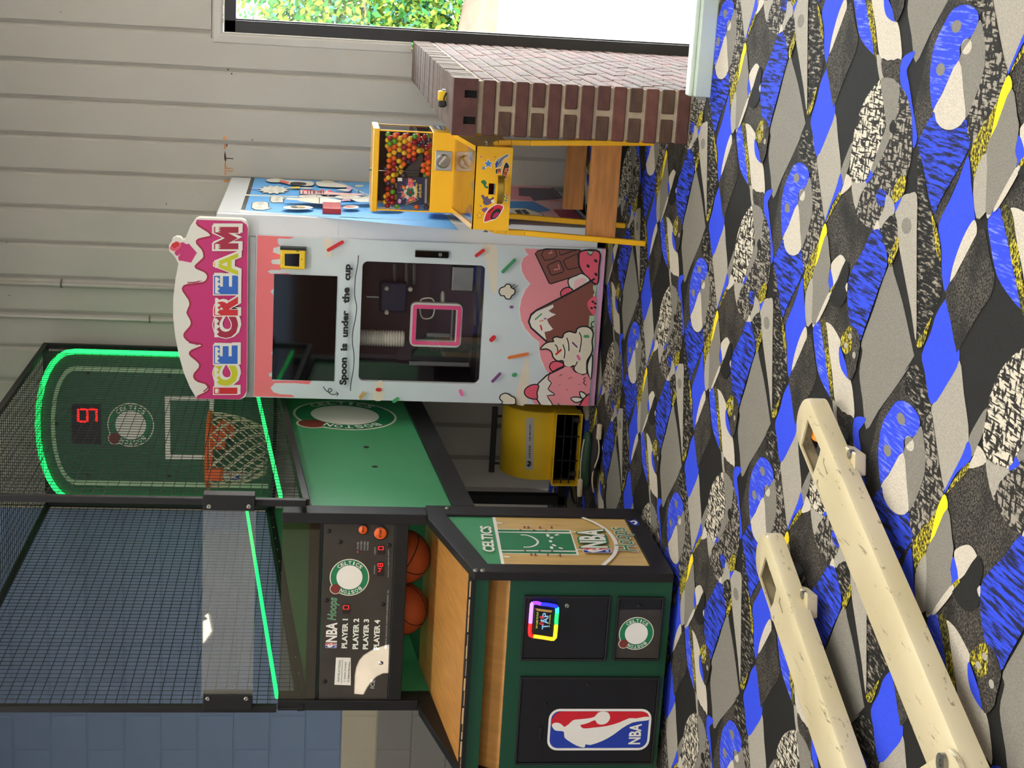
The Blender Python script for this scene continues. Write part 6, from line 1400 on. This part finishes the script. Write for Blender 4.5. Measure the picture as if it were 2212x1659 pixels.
# ================================================================== conduits on the far wall
for X, r, mn, zc, lab in ((onY(180, 615, WY).x, 0.012, 'wall_paint', onY(134, 613, WY).z, 'grey painted conduit clipped to the boards above the machine'), (onY(180, 686, WY).x, 0.0085, 'trim_paint', onY(324, 686, WY).z, 'thin cream conduit clipped to the boards left of the grey one')):
    cnd = thing('conduit', lab, 'conduit', (X, WY, 1.89), 'conduits on the boarded wall')
    MB().tube([(X, WY-r-0.0105, 1.89), (X, WY-r-0.0105, CEIL-0.002)], r, 12).build('pipe', mn, cnd, smooth='all')
    MB().tube([(X-r-0.004, WY-0.012, zc), (X-r-0.002, WY-2*r-0.013, zc), (X+r+0.002, WY-2*r-0.013, zc), (X+r+0.016, WY-0.013, zc)], 0.004, 6).build('clamp', 'zinc', cnd)
# ================================================================== pallet jack with its forks on the carpet
ZF = 0.10
fa_ = Vector((-0.334, -0.943, 0)).normalized(); fp = Vector((0.943, -0.334, 0)).normalized()
jack = thing('pallet_jack', 'scuffed cream pallet jack with two long forks lying across the carpet', 'pallet jack', (-1.9, 2.9, 0))
m, nt, b = newmat('fork_paint')
n1 = ramp(nt, noise(nt, 3, 4), rgb((200, 186, 146)), rgb((216, 203, 166)))
scuff = ramp(nt, noise(nt, 1, 5, (55, 9, 40), 0.7), (0, 0, 0, 1), (1, 1, 1, 1), 0.60, 0.68)
nt.links.new(mixc(nt, scuff, n1, rgb((136, 124, 98))), b.inputs['Base Color']); b.inputs['Roughness'].default_value = 0.38; b.inputs['Coat Weight'].default_value = 0.2; M['fork_paint'] = m
u7 = crop(1400, 840, 2.026)
def fork(Lpx, tip_px, dia, slots, brk, bolt, Lf):
    Lp = onZ(*Lpx, ZF); W_ = 0.150
    cen = Lp+fp*(W_/2); tipw = onZ(*tip_px, ZF-0.02); s0 = (tipw-cen).dot(fa_); tip = cen+fa_*s0; tip.z = 0
    g = lambda s, t, z: Vector((tip.x, tip.y, 0))+fa_*s+fp*t+Vector((0, 0, z))
    out = []
    for i in range(13):
        a = math.pi*i/12; out.append(g(0.075-0.075*math.sin(a), -W_/2*math.cos(a), ZF))
    out += [g(Lf, W_/2, ZF), g(Lf, -W_/2, ZF)]
    hole = [onZ(*p, ZF) for p in dia]
    hs = [hole]+[[onZ(*p, ZF) for p in sl] for sl in slots]
    def clampt(q):
        d_ = q-Vector((tip.x, tip.y, ZF)); s_, t_ = d_.dot(fa_), max(-W_/2+0.020, min(W_/2-0.020, d_.dot(fp))); return g(max(s_, 0.028), t_, ZF)
    hs = [[clampt(q) for q in l_] for l_ in hs]
    # pressed steel channel: rounded shoulders, thin top plate with the openings, open underneath
    n_ = len(out); ctr = g(0.5, 0, ZF)
    def ins(d, dz):
        r_ = []
        for i, q in enumerate(out):
            e1 = (q-out[i-1]); e2 = (out[(i+1) % n_]-q); nn = Vector((0, 0, 0))
            for e in (e1, e2):
                if e.length > 1e-6: e = e.normalized(); nn += Vector((-e.y, e.x, 0))
            nn.normalize()
            if nn.dot(ctr-q) < 0 and i < 13: nn = -nn
            if i >= 13: nn = fp*(-1 if i == 13 else 1)
            r_.append(q+nn*d+Vector((0, 0, dz)))
        return r_
    rings = [ins(0.006, -0.054), ins(0.0, -0.054), ins(0.0, -0.014), ins(0.0035, -0.0045), ins(0.012, 0.0)]
    lowr = [ins(0.006, -0.054), ins(0.006, -0.016), ins(0.012, -0.005)]
    mb = MB()
    for R_ in (rings, lowr):
        mb.add([q for r_ in R_ for q in r_], [(k*n_+i, k*n_+(i+1) % n_, (k+1)*n_+(i+1) % n_, (k+1)*n_+i) for k in range(len(R_)-1) for i in range(n_)])
    mb.flat([rings[-1]]+hs); mb.flat([[q+Vector((0, 0, -0.005)) for q in l_] for l_ in [rings[-1]]+hs])
    for l_ in hs:
        k = len(l_); mb.add(l_+[q+Vector((0, 0, -0.005)) for q in l_], [(i, (i+1) % k, k+(i+1) % k, k+i) for i in range(k)])
    fk = mb.build('fork', 'fork_paint', jack, smooth=True)
    # raised side lip along the fork and load roller
    c = g(0.155, 0, 0)
    MB().lathe([(0.034, -0.034), (0.039, -0.030), (0.039, 0.030), (0.034, 0.034)], (c.x, c.y, 0.0392), fp, 20).build('load_roller', 'rubber', jack, smooth=True)
    c2 = g(0.088, 0, 0); MB().lathe([(0.021, -0.03), (0.021, 0.03)], (c2.x, c2.y, 0.055), fp, 16).build('entry_roller', 'hub_orange', jack, smooth=True)
    for s_ in (-1, 1): MB().bar(g(0.06, s_*0.05, 0.05), g(0.24, s_*0.05, 0.05), 0.006, 0.03).build('roller_arm', 'black_metal', jack)
    q = [onZ(*p, 0.055) for p in brk]
    bk_ = MB().prism(q, (0, 0, -0.03)).build('side_bracket', 'fork_paint', jack, bevel=0.004)
    p = onZ(*bolt, 0.057); MB().lathe([(0.012, -0.01), (0.012, 0.003), (0.006, 0.005), (0, 0.004)], (p.x, p.y, 0.056), (0, 0, 1), 14).build('bolt', 'zinc', bk_)
    return tip, g
kq = crop(1700, 840, 7.54); kr = crop(1600, 1130, 7.54)
t1, g1 = fork(u7(960, 1020)[0], kq(330, 130)[0], kq(335, 495, 545, 985, 530, 1060, 410, 1440, 400, 1435, 225, 925), [kq(590, 1120, 612, 1140, 600, 1200, 665, 1370, 650, 1410, 585, 1200), kq(490, 1470, 512, 1490, 500, 1560, 530, 1659, 510, 1659, 468, 1560)], kq(790, 900, 940, 940, 1105, 1060, 1100, 1420, 1060, 1400, 860, 1000), kq(1015, 1060)[0], 1.6)
t2, g2 = fork(u7(560, 1080)[0], kr(390, 190)[0], kr(400, 540, 578, 1075, 530, 1300, 470, 1440, 455, 1430, 303, 900), [kr(630, 1200, 650, 1225, 640, 1290, 690, 1450, 676, 1480, 618, 1290), kr(530, 1500, 548, 1520, 540, 1600, 560, 1659, 542, 1659, 508, 1600)], kr(800, 1000, 940, 1050, 1085, 1170, 1075, 1555, 1040, 1530, 860, 1130), kr(1000, 1170)[0], 1.6)
# heel plate with bearing, frame and steering end, mostly past the frame's edge
hp = [onZ(*p, ZF+0.012) for p in ((1975, 1665), (2047, 1617), (2062, 1632), (2090, 1700), (2020, 1720))]
MB().prism(hp, (0, 0, -0.012)).build('heel_plate', 'fork_paint', jack, bevel=0.003)
p = onZ(2032, 1648, ZF+0.02); br_ = MB(); br_.lathe([(0.008, 0), (0.008, 0.009), (0.021, 0.010), (0.021, 0.0)], (p.x, p.y, ZF+0.012), (0, 0, 1), 20, caps=False); br_.build('pivot_bearing', 'zinc', jack, smooth=True)
A_ = g1(1.62, 0.075, 0); B_ = g2(1.62, -0.075, 0)
mid = (A_+B_)/2; MB().bar(A_+Vector((0, 0, 0.14)), B_+Vector((0, 0, 0.14)), 0.10, 0.16).build('heel_frame', 'fork_paint', jack, bevel=0.008)
e = mid+fa_*0.2; MB().bar(Vector((mid.x, mid.y, 0.14)), Vector((e.x, e.y, 0.16)), 0.12, 0.12).lathe([(0.05, 0.08), (0.05, 0.42)], (e.x, e.y, 0), n=16).build('pump', 'fork_paint', jack)
MB().tube([(e.x, e.y, 0.4), tuple(e+fa_*0.08+Vector((0, 0, 1.05)))], 0.017, 10).build('handle', 'fork_paint', jack, smooth=True)
for s in (-1, 1):
    c = e+fp*s*0.07; MB().lathe([(0.07, -0.025), (0.085, -0.02), (0.085, 0.02), (0.07, 0.025)], (c.x, c.y, 0.0852), fp, 20).build('steer_wheel', 'rubber', jack, smooth=True)
bpy.context.view_layer.update()
